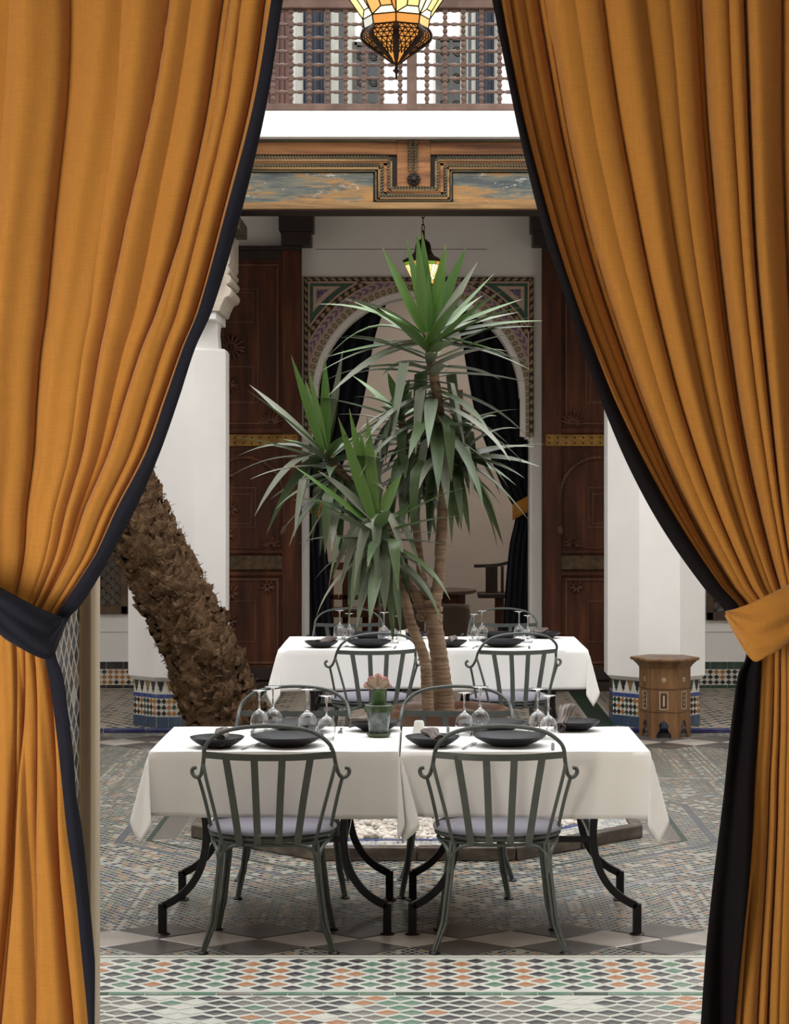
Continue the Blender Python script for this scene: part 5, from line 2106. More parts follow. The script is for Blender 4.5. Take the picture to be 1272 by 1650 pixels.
def make_cloth(xc, y0, D, label, group, seed, inner, hw=0.5, d=0.258):
    """draped cloth; inner = -1 / +1 the side against the neighbouring table"""
    rc = random.Random(seed)
    ha, hb = hw, D / 2
    ph = [rc.uniform(0, 6.28) for _ in range(12)]
    nx_, ny_, ns = 26, 22, 14
    us = [-(ha + d) + d * k / ns for k in range(ns)] + [lerp(-ha, ha, k / nx_) for k in range(nx_ + 1)] + [ha + d * (k + 1) / ns for k in range(ns)]
    vs_ = [-(hb + d) + d * k / ns for k in range(ns)] + [lerp(-hb, hb, k / ny_) for k in range(ny_ + 1)] + [hb + d * (k + 1) / ns for k in range(ns)]

    def pos(u, v):
        ex, ey = max(0, abs(u) - ha), max(0, abs(v) - hb)
        sx_, sy_ = (1 if u > 0 else -1), (1 if v > 0 else -1)
        cu, cv = max(-ha, min(ha, u)), max(-hb, min(hb, v))
        isin = sx_ == inner
        flx = 0.02 if isin else 0.10
        if ex == 0 and ey == 0:
            return Vector((u, v, TH + 0.0006 * math.sin(u * 23 + v * 9)))
        if ey == 0:
            k_ = ex / d
            near = max(0, 1 - (hb - abs(v)) / 0.30)
            w_ = (0.010 * math.sin(v * 17 + ph[0]) + 0.006 * math.sin(v * 31 + ph[1])) * k_ * (0.2 if isin else 1)
            return Vector((sx_ * (ha + 0.003 + flx * ex * (0.5 + near) + w_ * 0.7), v, TH - ex * 0.995))
        if ex == 0:
            k_ = ey / d
            near = max(0, 1 - (ha - abs(u)) / 0.25)
            w_ = (0.010 * math.sin(u * 13 + ph[2 + (sy_ > 0)]) + 0.006 * math.sin(u * 29 + ph[4]) + 0.004 * math.sin(u * 47 + ph[5])) * k_
            return Vector((u, sy_ * (hb + 0.003 + 0.07 * ey * (0.5 + near) + w_), TH - ey * 0.995 + 0.012 * k_ * math.sin(u * 2.4 + ph[6])))
        # corner: a hanging fold
        r = math.hypot(ex, ey)
        th = math.atan2(ey, ex)                      # 0 on the x side, pi/2 on the y side
        s2 = math.sin(2 * th)
        b1, b2 = max(0.0, math.sin(4 * th)), max(0.0, math.sin(4 * (th - PI / 4))) if th > PI / 4 else 0.0
        if isin:
            ox = 0.006 + (0.26 if inner > 0 else -0.10) * b2 * r + 0.02 * s2 * r
            oy = (0.105 * math.sin(th) ** 2 + (0.20 if inner > 0 else 0.12) * b2 + 0.10 * s2) * r
        else:
            ox = (flx * 1.5 * math.cos(th) ** 2 + 0.13 * (b1 if th < PI / 4 else 0) - 0.10 * b2) * r
            oy = (0.105 * math.sin(th) ** 2 + 0.17 * b2 + 0.10 * s2 - 0.05 * (b1 if th < PI / 4 else 0)) * r
        return Vector((sx_ * (ha + 0.003 + ox), sy_ * (hb + 0.003 + oy), TH - r * 0.985))
    b = MB()
    P_ = [[pos(u, v) for v in vs_] for u in us]
    nu, nv = len(us), len(vs_)
    verts = [p for row in P_ for p in row]
    uv = [(u, v) for u in us for v in vs_]
    b.add(verts, [(i * nv + j, (i + 1) * nv + j, (i + 1) * nv + j + 1, i * nv + j + 1) for i in range(nu - 1) for j in range(nv - 1)], 0, uv)
    o = b.build('tablecloth', linen, None, (xc, y0 + D / 2, 0), angle=75)
    md = o.modifiers.new('thickness', 'SOLIDIFY')
    md.thickness = 0.0022
    md.offset = -1
    tag(o, label, 'tablecloth', group)
    # stitched hem, 2 cm in from the edge
    return o


YF, DF = 8.47, 0.87
YRr, DR = 13.65, 1.22
make_table(-0.575, YF, DF, 'black wrought-iron dining table under the white cloth, front row, left of the pair', 'dining tables in the courtyard')
make_table(0.437, YF, DF, 'black wrought-iron dining table under the white cloth, front row, right of the pair', 'dining tables in the courtyard')
make_table(-0.398, YRr, DR, 'wrought-iron dining table under the white cloth, back row, left of the yucca trunk', 'dining tables in the courtyard')
make_table(0.608, YRr, DR, 'wrought-iron dining table under the white cloth, back row, right of the yucca trunk', 'dining tables in the courtyard')
make_cloth(-0.575, YF, DF, 'white cloth draped over the front left table with the cactus on it', 'white tablecloths', 1, 1)
make_cloth(0.437, YF, DF, 'white cloth draped over the front right table with the white shaker near its corner', 'white tablecloths', 2, -1)
make_cloth(-0.398, YRr, DR, 'white cloth draped over the rear left table behind the yucca', 'white tablecloths', 3, 1)
make_cloth(0.608, YRr, DR, 'white cloth draped over the rear right table before the brass-banded door', 'white tablecloths', 4, -1)

# ------------------------------------------------------------------ iron armchairs
chair_m = plain('grey_green_iron', (0.085, 0.098, 0.090), 0.45, 0.25, var=0.12, scale=14, bump=0.05)
cush_m = fabric('lavender_grey_cushion', (0.235, 0.225, 0.27), 0.08, 0.9, 900, 0.12)
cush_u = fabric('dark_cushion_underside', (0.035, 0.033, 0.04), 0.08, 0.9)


def make_chair(label, group):
    t = thing('iron_armchair', label, 'chair', group=group)
    half = [(-0.294, -0.092, 0.706), (-0.306, -0.090, 0.703), (-0.311, -0.091, 0.690), (-0.303, -0.095, 0.675), (-0.287, -0.104, 0.669), (-0.272, -0.122, 0.683), (-0.262, -0.155, 0.718),
            (-0.255, -0.18, 0.762), (-0.249, -0.222, 0.795), (-0.231, -0.243, 0.826), (-0.183, -0.257, 0.862), (-0.108, -0.265, 0.882)]
    pts = half + [(0, -0.268, 0.890)] + [(-x, y, z) for x, y, z in reversed(half)]
    b = MB()
    b.tube(smooth_path(pts, 4), 0.0082, 8)
    b.build('back_hoop', chair_m, t)
    b = MB()
    b.bar(smooth_path([(-0.252, -0.210, 0.772), (-0.13, -0.238, 0.766), (0, -0.246, 0.764), (0.13, -0.238, 0.766), (0.252, -0.210, 0.772)], 3), 0.006, 0.026)
    b.build('crossbar', chair_m, t)
    for x1, x2 in ((-0.166, -0.112), (-0.054, -0.040), (0.056, 0.040), (0.166, 0.112)):
        b = MB()
        y1, y2 = -0.246 + 0.5 * x1 * x1, -0.232 + 0.6 * x2 * x2
        b.bar([(x1, y1, 0.772), (lerp(x1, x2, 0.5), (y1 + y2) / 2 - 0.006, 0.61), (x2, y2, 0.425)], 0.028, 0.005, (0, -1, 0))
        b.build('slat', chair_m, t)
    for s in (-1, 1):
        b = MB()
        b.tube(smooth_path([(s * 0.259, -0.168, 0.730), (s * 0.244, -0.190, 0.67), (s * 0.212, -0.203, 0.55), (s * 0.180, -0.20, 0.42)], 4), 0.0075, 7)
        b.build('back_post', chair_m, t)
        b = MB()
        b.tube(smooth_path([(s * 0.284, -0.106, 0.671), (s * 0.268, -0.092, 0.61), (s * 0.250, -0.076, 0.53), (s * 0.232, -0.066, 0.435)], 4), 0.0075, 7)
        b.build('arm_support', chair_m, t)
    b = MB()
    el = [(0.246 * math.cos(a), 0.225 * math.sin(a)) for a in [2 * PI * k / 40 for k in range(40)]]
    b.tube([(x, y, 0.442) for x, y in el], 0.0075, 7, closed=True)
    b.tube([(x * 0.97, y * 0.97, 0.420) for x, y in el], 0.0075, 7, closed=True)
    b.lathe([(0.0, 0.436), (0.235, 0.436), (0.238, 0.440), (0, 0.440)], 32, sy=0.92)
    b.build('seat_frame', chair_m, t)
    b = MB()
    b.lathe([(0, 0.447), (0.235, 0.447), (0.252, 0.450), (0.258, 0.457)], 40, sy=0.92, m=1)
    b.lathe([(0.258, 0.457), (0.259, 0.462), (0.252, 0.473), (0.225, 0.484), (0.15, 0.490), (0.0, 0.492)], 40, sy=0.92, wob=lambda a, z: 1 + 0.006 * math.sin(a * 7) + 0.004 * math.sin(a * 13))
    b.build('seat_cushion', [cush_m, cush_u], t, angle=50)
    for s in (-1, 1):
        for e, (y0_, y1_, y2_, y3_) in ((-1, (-0.195, -0.203, -0.208, -0.225)), (1, (0.165, 0.175, 0.182, 0.205))):
            b = MB()
            x0, x1, x2, x3 = (0.182, 0.194, 0.215, 0.255) if e < 0 else (0.180, 0.192, 0.212, 0.236)
            for off in (-0.0072, 0.0072):
                b.tube([(s * (x0 + off), y0_, 0.43), (s * (x1 + off), y1_, 0.30), (s * (x2 - 0.002 + off), y2_, 0.140), (s * (x2 + 0.001 + off), y2_, 0.118), (s * (x2 + 0.006 + off), y2_, 0.102), (s * (x3 + off * 0.6), y3_, 0.004)], 0.0074, 7)
            b.tube(smooth_path([(s * x1, y1_, 0.31), (s * (x1 - 0.006), y1_, 0.375), (s * 0.155, y0_, 0.408), (s * 0.10, y0_ * 1.04, 0.42)], 4), 0.0070, 6)
            b.tube(smooth_path([(s * x1, y1_, 0.33), (s * (x1 + 0.006), y1_ * 0.97, 0.385), (s * 0.215, y0_ * 0.75, 0.412), (s * 0.232, y0_ * 0.45, 0.42)], 4), 0.0070, 6)
            lg = b.build('leg', chair_m, t)
            b = MB()
            b.lathe([(0, 0), (0.021, 0), (0.023, 0.004), (0.017, 0.009), (0, 0.009)], 12, (s * x3, y3_, 0))
            b.build('foot', iron, lg)
    return t


cg = 'iron armchairs at the courtyard tables'
ch0 = make_chair('grey iron armchair with lavender cushion, back to us, at the front left table', cg)
ch0.location = (-0.578, 8.43, 0)


def chair(x, y, rz, label):
    c_ = copy_tree(ch0)
    c_.location = (x, y, 0)
    c_.rotation_euler = (0, 0, rz)
    c_['label'] = label


chair(0.323, 8.43, 0, 'grey iron armchair with lavender cushion, back to us, at the front right table')
chair(wx(472, 9.50), 9.50, PI + 0.03, 'grey iron armchair facing us across the front left table, behind the upturned glasses')
chair(wx(735, 9.50), 9.50, PI - 0.04, 'grey iron armchair facing us across the front right table, before the brown plant pot')
chair(wx(597, 13.50), 13.50, math.radians(13), 'grey iron armchair, back to us, at the rear left table, above the potted cactus')
chair(wx(822, 13.50), 13.50, math.radians(12), 'grey iron armchair, back to us, at the rear right table, right of the yucca trunk')
chair(wx(563, 15.62), 15.62, PI + 0.06, 'grey iron armchair facing us behind the rear left table, under the yucca leaves')
chair(wx(811, 15.62), 15.62, PI - 0.05, 'grey iron armchair facing us behind the rear right table, before the navy drape')

# ------------------------------------------------------------------ tableware
plate_m = plain('black_stoneware', (0.010, 0.010, 0.013), 0.45, 0, var=0.2, scale=30, spec=0.25)
gl = NT('clear_glass')
gl.b.inputs['Transmission Weight'].default_value = 1.0
gl.b.inputs['IOR'].default_value = 1.47
glass_m = gl.done((0.98, 0.985, 0.99), 0.0)
steel = plain('brushed_steel', (0.35, 0.36, 0.38), 0.28, 0.9, var=0.1, scale=20)


def lathe_mesh(name, prof, mat, n=40, **kw):
    b = MB()
    b.lathe(prof, n, **kw)
    return b.mesh(name, mat, 50)


pl_prof = [(0, 0.0), (0.075, 0.0), (0.080, 0.004), (0.115, 0.018), (0.142, 0.033), (0.150, 0.041), (0.1505, 0.043), (0.148, 0.0435), (0.138, 0.035), (0.110, 0.022), (0.075, 0.011), (0, 0.009)]
plate_me = lathe_mesh('dinner_plate', pl_prof, plate_m, 56)
side_me = lathe_mesh('side_plate', [(r * 0.74, z * 0.98) for r, z in pl_prof], plate_m, 48)


def dish(name, me, px, Y, label, group):
    o = link(name, me, None, (wx(px, Y), Y, TH + 0.0016))
    tag(o, label, 'plate', group)
    return o


gp, gq = 'large black dinner plates', 'black side plates'
dish('dinner_plate', plate_me, 463, 8.66, 'large black plate before the nearest chair at the front left table', gp)
dish('dinner_plate', plate_me, 821.5, 8.67, 'large black plate before the nearest chair at the front right table', gp)
dish('dinner_plate', plate_me, 479, 9.15, 'large black plate at far side of the front left table, behind the wine glasses', gp)
dish('dinner_plate', plate_me, 793, 9.15, 'large black plate at far side of the front right table, between two glass pairs', gp)
dish('dinner_plate', plate_me, 595, 13.90, 'large black plate at near side of the rear left table, over the chair back', gp)
dish('dinner_plate', plate_me, 809.5, 13.94, 'large black plate at near side of the rear right table, over the chair back', gp)
dish('dinner_plate', plate_me, 597, 14.62, 'large black plate at far side of the rear left table, behind yucca leaf tips', gp)
dish('dinner_plate', plate_me, 806, 14.62, 'large black plate at far side of the rear right table, between two glass pairs', gp)
sides = [(350, 8.61, 'near left corner of the front left table', 0.55, 0.018),
         (697, 8.63, 'front right table, before the white shaker', 0.35, 0.012),
         (605, 9.19, 'front left table, directly behind the potted cactus', 1.9, -0.035),
         (926, 9.20, 'far right corner of the front right table', 1.2, -0.045),
         (518, 13.86, 'near left corner of the rear left table', 1.2, 0.03),
         (726, 13.92, 'rear right table, just right of the yucca trunk', 0.5, 0.02),
         (665, 14.66, 'far side of rear left table, left of trunk', 1.4, -0.03),
         (878, 14.70, 'far right corner of the rear right table', 1.2, -0.04)]
nap_m = NT('striped_taupe_napkin')
u, v, _ = nap_m.sep(nap_m.coord('UV'))
st = nap_m.noise(nap_m.comb(nap_m.math('MULTIPLY', u, 40.0), nap_m.math('MULTIPLY', v, 1.0), 0.0), 1.0, 2)
napkin_m = nap_m.done(nap_m.ramp(st, [(0.40, (0.075, 0.06, 0.055)), (0.60, (0.24, 0.21, 0.195))]), 0.95, 0, 0.1)


def napkin_mesh(seed, flat):
    rn = random.Random(seed)
    b = MB()
    turns = 2.6
    ph = rn.uniform(0, 6)

    def fn(a, c_):
        th = a * turns * 2 * PI + ph
        r = 0.007 + 0.0205 * a * (1 + 0.08 * math.sin(th * 1.7 + ph))
        fl = 1 + flat * (c_ - 0.2)
        y = (c_ - 0.5) * 0.17
        return (r * math.cos(th) * fl * (1 + 0.12 * math.sin(c_ * 7 + ph)), y + 0.004 * math.sin(th * 2), r * math.sin(th) * 0.80 * (1 - 0.35 * max(0, c_ - 0.4)) + 0.004 * math.sin(c_ * 9 + th))
    b.grid(fn, 70, 14)
    return b


for k, (px, Y, lab, az, dx) in enumerate(sides):
    dish('side_plate', side_me, px, Y, 'small black plate at ' + lab, gq)
    b = napkin_mesh(k, 0.5)
    stand = k == 3
    o = b.build('napkin', napkin_m, None, (wx(px, Y) + dx, Y + (0.0 if not stand else -0.02), TH + (0.047 if not stand else 0.062)), solid=0.0015, angle=60, rot=(math.radians(8 if not stand else 28), 0, -az + (0.6 if not stand else 0.9)))
    tag(o, 'rolled striped napkin on small plate, ' + lab, 'napkin', 'rolled napkins')

# upturned wine glasses
gbowl = [(0.0335, 0.0), (0.0385, 0.02), (0.0425, 0.045), (0.0430, 0.060), (0.039, 0.080), (0.029, 0.097), (0.016, 0.107), (0.007, 0.114), (0.0, 0.116)]
gbowl = [(0.0, 0.1135), (0.005, 0.1125)] + [(r - 0.0012, z) for r, z in reversed(gbowl[:7])] + [(0.0340, -0.0006)] + gbowl[:]
gstem = [(0.0, 0.1125), (0.007, 0.113), (0.0045, 0.122), (0.0038, 0.15), (0.0044, 0.185), (0.008, 0.197), (0.0, 0.198)]
gfoot = [(0.0, 0.1985), (0.008, 0.1975), (0.020, 0.2010), (0.036, 0.2035), (0.0370, 0.2045), (0.036, 0.2058), (0.0, 0.2062)]


def glass_thing(scale):
    t = thing('wine_glass', '', 'glass', group='upturned wine glasses')
    for nm, pr in (('bowl', gbowl), ('stem', gstem), ('base', gfoot)):
        b = MB()
        b.lathe([(r * scale, z * scale) for r, z in pr], 28)
        b.build(nm, glass_m, t, angle=60)
    return t


gbig, gsml = glass_thing(1.0), glass_thing(0.90)
used = {id(gbig): False, id(gsml): False}
glasses = [(418, 9.10, 0, 'upturned wine glass at far left of the front left table, first from the palm'), (440, 9.05, 1, 'tallest upturned wine glass of the left four on the front left table, second from palm'),
           (495.5, 8.94, 1, 'large upturned wine glass over the nearest left plate, third of four from the palm'), (526.5, 8.86, 0, 'smaller upturned wine glass left of the cactus pot'),
           (748.5, 9.00, 0, 'shorter upturned wine glass of the left pair on the front right table, nearest the shaker'), (774, 9.04, 1, 'tall upturned wine glass of the left pair on the front right table'),
           (867, 8.95, 1, 'tall upturned wine glass of the right pair on the front right table'), (884, 8.87, 0, 'shorter upturned wine glass of the right pair on the front right table'),
           (547.5, 14.52, 1, 'upturned wine glass on the rear left table, left one of the leftmost pair'), (563, 14.50, 0, 'upturned wine glass on the rear left table, right one of the leftmost pair'),
           (619, 14.30, 1, 'upturned wine glass on the rear left table, over the drooping leaf tips'), (635, 14.22, 0, 'upturned wine glass on the rear left table, beside the thin yucca trunk'),
           (764, 14.42, 0, 'upturned wine glass on the rear right table, left one of the left pair'), (777, 14.46, 1, 'upturned wine glass on the rear right table, right one of the left pair'),
           (837, 14.40, 1, 'upturned wine glass on the rear right table, left one of the right pair'), (851, 14.28, 0, 'upturned wine glass on the rear right table, right one of the right pair')]
for px, Y, big, lab in glasses:
    src = gbig if big else gsml
    if not used[id(src)]:
        o = src
        used[id(src)] = True
    else:
        o = copy_tree(src)
    o.location = (wx(px, Y), Y, TH + 0.0012)
    o['label'] = lab

# forks and knives


def fork_mesh():
    b = MB()
    b.sweep(smooth_path([(0, -0.09, 0.002), (0, -0.03, 0.004), (0, 0.03, 0.006), (0, 0.06, 0.003)], 3), [(0.0065, -0.001), (0.0065, 0.001), (-0.0065, 0.001), (-0.0065, -0.001)], scales=[1.0, 0.95, 0.8, 0.6, 0.5, 0.5, 0.5, 0.7, 1.0, 1.4])
    for k in range(4):
        x = -0.009 + 0.006 * k
        b.bar(smooth_path([(x * 0.8, 0.055, 0.003), (x, 0.075, 0.002), (x, 0.105, 0.006)], 3), 0.0032, 0.002)
    return b.mesh('fork', steel)


def knife_mesh():
    b = MB()
    b.sweep([(0, -0.105, 0.003), (0, -0.10, 0.003), (0, -0.02, 0.003), (0, 0.0, 0.003)], [(0.007, -0.002), (0.007, 0.002), (-0.007, 0.002), (-0.007, -0.002)], scales=[0.7, 1, 0.8, 0.7])
    b.plate([(-0.005, -0.002), (0.007, -0.002), (0.009, 0.05), (0.006, 0.095), (-0.004, 0.115), (-0.005, 0.06)], 0.002, 0.004)
    return b.mesh('knife', steel)


fk, kn = fork_mesh(), knife_mesh()
rowlab = {0: ('front left', 8.60), 1: ('front right', 8.61), 2: ('rear left', 13.83), 3: ('rear right', 13.83)}
for tix, (pl, pf, pk) in enumerate([(463, 404, 533), (821.5, 755, 891), (595, 551.5, 637), (809.5, 765.5, 853)]):
    nm, Y = rowlab[tix]
    for me, px, w_ in ((fk, pf, 'left'), (kn, pk, 'right')):
        nmx = 'fork' if me is fk else 'knife'
        o = link(nmx, me, None, (wx(px, Y), Y, TH + 0.002), rot=(0, 0, R.uniform(-0.08, 0.08) - (0.25 if me is fk else 0)))
        tag(o, 'steel %s lying %s of the near large plate on the %s table' % (nmx, w_, nm), nmx, 'cutlery beside the plates')
for tix, (nm, Yf, pl) in enumerate([('front left', 9.17, 479), ('front right', 9.17, 793), ('rear left', 14.64, 597), ('rear right', 14.64, 806)]):
    for me, s in ((fk, 1), (kn, -1)):
        nmx = 'fork' if me is fk else 'knife'
        o = link(nmx, me, None, (wx(pl, Yf) + s * 0.19, Yf, TH + 0.002), rot=(0, 0, PI))
        tag(o, 'steel %s beside the far large plate on the %s table' % (nmx, nm), nmx, 'cutlery beside the plates')

white_cer = plain('white_glazed_ceramic', (0.78, 0.77, 0.74), 0.25, var=0.03)
for px, Y, lab in ((675.5, 8.93, 'white ceramic shaker on the front right table behind the napkin plate'), (648.5, 14.45, 'white ceramic shaker on the rear left table beside the thin yucca trunk')):
    t = thing('salt_shaker', lab, 'shaker', (wx(px, Y), Y, TH + 0.0012), group='white salt shakers')
    b = MB()
    b.lathe([(0, 0), (0.026, 0), (0.0285, 0.004), (0.0275, 0.02), (0.0215, 0.060), (0.020, 0.068), (0.016, 0.072), (0, 0.073)], 24)
    b.build('body', white_cer, t)
    b = MB()
    for k in range(5):
        a = k * 2 * PI / 5
        b.lathe([(0.0014, 0.0726), (0, 0.0734)], 6, (0.007 * math.cos(a), 0.007 * math.sin(a), 0.0003))
    b.build('holes', shadowgap, t)

# grafted cactus in a glazed pot
CY = 8.97
cac = thing('potted_cactus', 'grafted cactus with pink and cream crest in a grey-green glazed pot on a saucer', 'plant', (wx(610.5, CY), CY, TH + 0.0012))
g = NT('grey_green_glaze')
v = g.coord()
f = g.noise(v, 26, 4, 0.65, 0.8)
zz = g.sep(v)[2]
c = g.ramp(f, [(0.32, (0.035, 0.050, 0.048)), (0.5, (0.085, 0.11, 0.105)), (0.68, (0.16, 0.19, 0.175))])
c = g.mix(g.math('GREATER_THAN', g.math('ADD', zz, g.math('MULTIPLY', f, 0.012)), 0.113), c, (0.045, 0.075, 0.028))
glaze = g.done(c, 0.22, 0, 0.6)
b = MB()
b.lathe([(0, 0.010), (0.036, 0.010), (0.040, 0.014), (0.051, 0.100), (0.0515, 0.104), (0.0585, 0.106), (0.0605, 0.128), (0.060, 0.134), (0.056, 0.137), (0.052, 0.132), (0.050, 0.118), (0, 0.116)], 36, wob=lambda a, z: 1 + (0.022 * math.sin(a * 6) if z > 0.105 else 0))
b.build('pot', glaze, cac)
b = MB()
b.lathe([(0, 0), (0.044, 0), (0.052, 0.008), (0.053, 0.016), (0.049, 0.017), (0.044, 0.010), (0, 0.010)], 32)
b.build('saucer', plain('olive_glaze', (0.06, 0.085, 0.04), 0.25, var=0.2, scale=20), cac)
b = MB()
b.lathe([(0, 0.110), (0.024, 0.112), (0.0275, 0.135), (0.028, 0.165), (0.026, 0.190), (0.017, 0.200), (0, 0.202)], 36, wob=lambda a, z: 1 + 0.13 * abs(math.sin(a * 2)) - 0.05)
b.build('stock', plain('cactus_green', (0.035, 0.085, 0.02), 0.5, var=0.25, scale=30), cac)
g = NT('pink_cream_crest')
u, v, _ = g.sep(g.coord('UV'))
f = g.noise(g.coord(), 120, 3)
c = g.mix(g.ramp(v, [(0.86, 0.0), (0.97, 1.0)]), g.mix(f, (0.30, 0.25, 0.16), (0.52, 0.40, 0.30)), (0.42, 0.15, 0.13))
crest = g.done(c, 0.7)
b = MB()                                                     # wavy crested graft: a folded fan
for s in range(2):
    def fn(a, c_):
        th = (a - 0.5) * 2.7
        r = 0.012 + 0.040 * c_ * (1 + 0.10 * math.sin(a * 26 + s))
        dy_ = (0.020 * math.sin(a * 15 + s * 1.5) * c_ + (s - 0.5) * 0.014)
        return (r * math.sin(th) * 1.12 - 0.004, dy_, 0.196 + r * math.cos(th) * 1.25)
    b.grid(fn, 60, 8)
b.build('crest', crest, cac, solid=0.007, angle=70)

# ------------------------------------------------------------------ the two big curtains
YC = 6.15


def cx(px):
    return wx(px, YC)


def czz(py):
    return wz(py, YC)


def fold_relief(u, val, amp, py, seed, swell=1.0):
    """relief of the cloth: soft swells, with creases that are steep on one side and ease off on the other"""
    d = swell * (0.16 * math.sin(u * 21 + seed) + 0.10 * math.sin(u * 37 + 1.7 * seed) + 0.06 * math.sin(u * 61 + seed * 0.6))
    for k, e in enumerate(val):
        v, h, w0, w1 = e[:4]
        if isinstance(v, list):
            v = interp(v, py)
        if len(e) > 4:
            h *= max(0.0, interp(e[4], py))
        t = u - v
        if t < 0:
            d -= h * math.exp(t / w0)
        else:
            d -= h * math.exp(-t / w1)
    return amp * d


def curtain_piece(name, parent, mat, pys, edge, outer, val, amp, nu, flip, u0=0.0, u1=1.0, yoff=0.0, solid=0.004, seed=1.0, swell=1.0):
    b = MB()
    rows = pys

    def fn(a, c_):
        py = interp(rows, c_)
        u = lerp(u0, u1, a)
        e, o_ = sinterp(edge, py), sinterp(outer, py)
        x = lerp(o_, e, u)
        # folds wander a little down their length
        uu = u + 0.004 * math.sin(py * 0.0055 + u * 9) + 0.0015 * math.sin(py * 0.013 + u * 23)
        return (cx(x), yoff - fold_relief(uu, val, amp(py), py, seed, swell), czz(py))
    b.grid(fn, nu, 150, flip=flip)
    return b.build(name, mat, parent, (0, YC, 0), solid=solid, angle=75)


def edge_piece(parent, mat, inner, outerE, py0, py1, flip, n=110, yo=0.0, name='border', wave=0.006):
    b = MB()

    def fn(a, c_):
        py = lerp(py0, py1, c_)
        x = lerp(sinterp(inner, py), sinterp(outerE, py), a)
        return (cx(x), yo - 0.012 * math.sin(a * PI) + wave * math.sin(py * 0.012 + a * 3) + (0.018 * math.sin(a * PI * 2.2 + py * 0.003) if wave > 0.01 else 0), czz(py))
    b.grid(fn, 14, n, flip=flip)
    return b.build(name, mat, parent, (0, YC, 0), solid=0.007, angle=75)


# left curtain ----------------------------------------------------
LE = [(-260, 500), (-60, 465), (0, 456), (166, 430), (340, 389), (500, 342), (561, 315), (641, 289), (731, 257), (822, 217), (892, 179), (936, 155), (977, 128), (994, 111), (1012, 100)]
LI = [(-260, 482), (-60, 448), (0, 439), (166, 411), (340, 367), (500, 322), (561, 297), (641, 269), (731, 237), (822, 190), (892, 158), (936, 130), (977, 102), (994, 92), (1012, 84)]
LO = [(-260, -170), (0, -150), (500, -160), (800, -115), (930, -80), (985, -70), (1012, -68)]
lc = thing('curtain', 'ochre orange curtain on the left with navy border and broad navy tieback', 'curtain', (0, 0, 0))
vL = [(0.10, .7, .03, .05), (0.18, 0.5, .04, .03), (0.278, 0.40, .035, .045), ([(0, .43), (500, .471), (930, .498)], 0.9, .012, .075), (0.52, 0.20, .03, .03, [(-260, 0.0), (500, 0.3), (930, 1.5)]), ([(0, .581), (500, .633), (930, .655)], 0.38, .05, .03), ([(0, .71), (500, .685), (930, .714)], 0.9, .05, .012), (0.775, 0.30, .03, .03), ([(0, .862), (380, .862), (822, .80), (930, .80)], 0.95, .022, .012), (0.885, 0.7, .03, .012, [(-260, 1.3), (330, 0.5), (560, 0.0)]), (0.918, 0.45, .012, .03), (0.978, 0.8, .012, .010), (1.03, 0.3, .02, .02)]
ampL = lambda py: 0.078 * interp([(-260, 1.0), (500, 0.95), (800, 0.75), (950, 0.50), (1012, 0.40)], py)
curtain_piece('upper_cloth', lc, orange, [(0, -260), (1, 1012)], LI, LO, vL, ampL, 330, True)
edge_piece(lc, navy, LI, LE, -260, 1012, True, yo=-0.012)
LE2 = [(1020, 86), (1058, 91), (1088, 102), (1142, 110), (1219, 119), (1280, 123), (1335, 132), (1420, 140.5), (1516, 150), (1553, 153), (1650, 152.6), (1740, 154)]
LI2 = [(1020, 66), (1053, 73), (1122, 85), (1195, 94.5), (1280, 104), (1335, 110), (1432, 124), (1529, 133), (1650, 144), (1740, 147)]
LO2 = [(1020, -66), (1060, -70), (1250, -90), (1650, -130), (1740, -135)]
vL2 = [(0.12, .7, .03, .04), (0.30, 0.6, .03, .03), ([(1050, .645), (1250, .576), (1650, .43)], 0.55, .012, .03, [(1030, 1.0), (1350, 0.9), (1740, 0.5)]), ([(1050, .76), (1250, .613), (1420, .545), (1650, .47)], 0.85, .03, .010), ([(1050, .87), (1250, .775), (1400, .72), (1740, .66)], 0.7, .03, .012, [(1030, 1.2), (1250, 1.0), (1420, 0.35), (1740, 0.12)]), ([(1050, 1.0), (1250, .942), (1420, .876), (1740, .895)], 0.95, .045, .009), (0.68, 0.15, .05, .05)]
ampL2 = lambda py: 0.085 * interp([(1020, 0.40), (1100, 0.55), (1300, 0.8), (1740, 1.0)], py)
curtain_piece('lower_cloth', lc, orange, [(0, 1012), (1, 1738)], LI2, LO2, vL2, ampL2, 300, True, seed=2.2, swell=0.5)
edge_piece(lc, navy, LI2, LE2, 1016, 1738, True, yo=-0.010)


def tieback(parent, mat, top, bot, x0, x1, flip, name='tieback'):
    b = MB()

    def fn(a, c_):
        px = lerp(x0, x1, a)
        # the end of the band is cut on the slant
        pt, pb = sinterp(top, px), sinterp(bot, px)
        py = lerp(pt, pb, c_)
        e = abs(2 * a - 1)
        wr = 0.008 * math.sin(c_ * 9 + a * 5) * (0.4 + 0.6 * a) + 0.006 * math.sin(c_ * 17 - a * 8)
        return (cx(px), -0.135 + 0.10 * max(0.0, e - 0.25) ** 2 * 1.7 + wr - 0.02 * math.sin(c_ * PI), czz(py))
    b.grid(fn, 60, 20, flip=flip)
    return b.build(name, mat, parent, (0, YC, 0), solid=0.008, angle=75)


tieback(lc, navy, [(-90, 905), (-40, 921), (0, 938), (48, 962), (97, 987), (111, 994)], [(-90, 975), (-40, 984), (0, 1002), (24, 1022), (48, 1037), (80, 1057), (92, 1054), (100, 1030), (111, 996)], -90, 111, True)
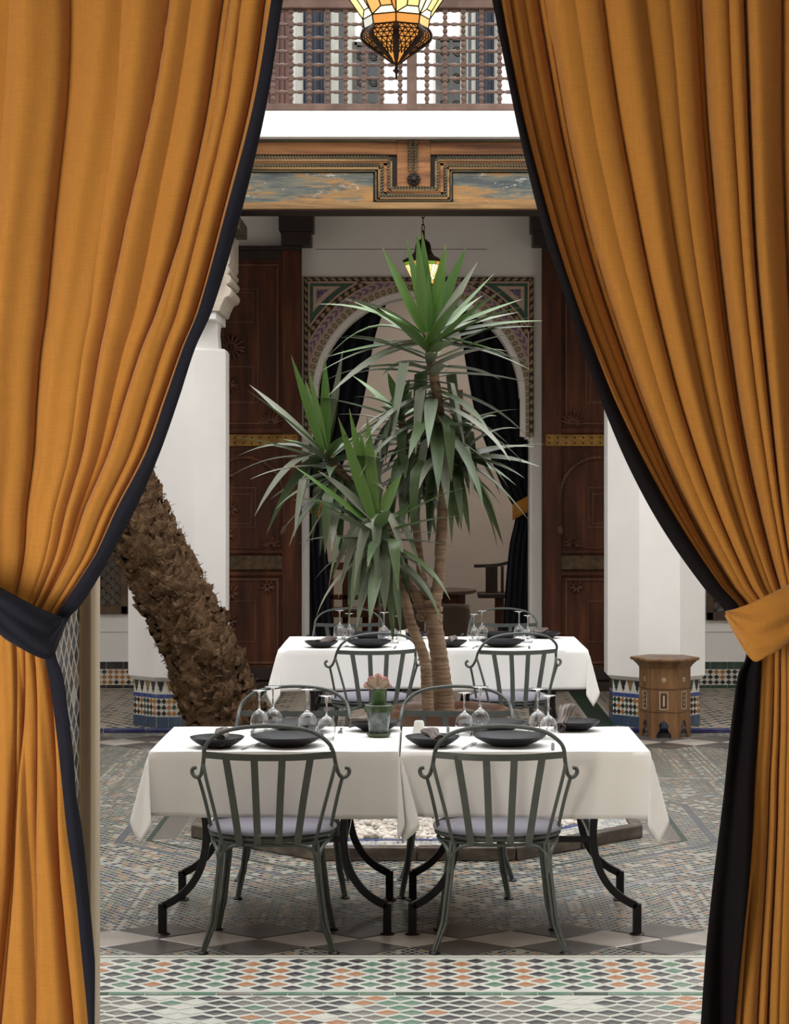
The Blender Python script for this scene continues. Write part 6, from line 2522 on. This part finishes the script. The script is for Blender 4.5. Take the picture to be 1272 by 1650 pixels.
# right curtain ---------------------------------------------------
RE = [(-260, 755), (-60, 784), (0, 794), (189, 832), (284, 854), (379, 879), (460, 905), (557, 936), (654, 972), (752, 1014), (849, 1067), (946, 1135), (982, 1169), (1030, 1190)]
RI = [(-260, 764), (-60, 796), (0, 806), (189, 843), (284, 866), (379, 892), (460, 918), (557, 954), (654, 994), (752, 1041), (849, 1096), (946, 1161), (975, 1188), (1030, 1212)]
RO_ = [(-260, 1435), (0, 1430), (500, 1400), (946, 1350), (1030, 1340)]
rc_ = thing('curtain', 'ochre orange curtain on the right with black-navy border and orange tieback', 'curtain', (0, 0, 0))
vR = [(-0.03, .3, .02, .02), (0.030, .6, .012, .016), (0.068, 0.35, .015, .02), (0.112, 1.1, .035, .016), (0.130, 0.75, .016, .012), (0.20, 0.2, .03, .03), (0.273, 0.6, .012, .055), (0.38, 0.45, .03, .035), (0.44, 0.25, .03, .02), (0.530, 1.1, .03, .012), (0.512, 0.6, .02, .02), (0.592, 0.3, .010, .010), (0.640, 1.15, .014, .008), (0.74, 0.8, .03, .02), (0.86, 0.6, .03, .03)]
ampR = lambda py: 0.085 * interp([(-260, 1.0), (500, 0.95), (800, 0.72), (950, 0.48), (1030, 0.40)], py)
curtain_piece('upper_cloth', rc_, orange, [(0, -260), (1, 1025)], RO_, RI, vR, ampR, 330, True)
edge_piece(rc_, navy_dark, RI, RE, -260, 1030, False, yo=-0.012)
RE2 = [(1030, 1206), (1063, 1201), (1085, 1190), (1129, 1182), (1197, 1173), (1250, 1167), (1335, 1158), (1444, 1146), (1541, 1136), (1650, 1128), (1740, 1122)]
RI2 = [(1030, 1228), (1052, 1226), (1112, 1224), (1176, 1221), (1250, 1215), (1335, 1210), (1432, 1202), (1529, 1193), (1638, 1184), (1740, 1178)]
RO2 = [(1030, 1345), (1250, 1360), (1740, 1390)]
vR2 = [(0.06, 0.5, .012, .012, [(1030, 0.0), (1400, 0.0), (1480, 0.8), (1740, 1.2)]), (0.20, 0.55, .02, .016), (0.285, 0.8, .012, .010), (0.36, 0.25, .04, .03), (0.55, 0.6, .03, .03), (0.80, .6, .03, .03)]
ampR2 = lambda py: 0.085 * interp([(1030, 0.40), (1100, 0.55), (1300, 0.8), (1740, 1.0)], py)
curtain_piece('lower_cloth', rc_, orange, [(0, 1030), (1, 1738)], RO2, RI2, vR2, ampR2, 300, True, seed=0.4, swell=0.5)
edge_piece(rc_, navy_dark, RI2, RE2, 1035, 1738, False, yo=-0.010, wave=0.012)
tieback(rc_, orange, [(1166, 985), (1170, 984), (1228, 955), (1272, 934), (1330, 905), (1370, 885)], [(1166, 988), (1185, 1030), (1205, 1060), (1226, 1050), (1250, 1035), (1272, 1014), (1330, 975), (1370, 950)], 1167, 1370, False)

for t, x0, x1 in ((lc, -170, 480), (rc_, 765, 1435)):
    b = MB()
    for k in range(8):
        xx = cx(lerp(x0, x1, (k + 0.5) / 8))
        b.tube([(xx, 0.008 + 0.028 * math.cos(a), 3.772 + 0.034 * math.sin(a)) for a in [2 * PI * q / 14 for q in range(14)]], 0.004, 6, closed=True)
        b.bar([(xx, 0.0, 3.74), (xx, 0.0, 3.66)], 0.008, 0.004)
    b.build('hanging_rings', chain_mat, t, (0, YC, 0))
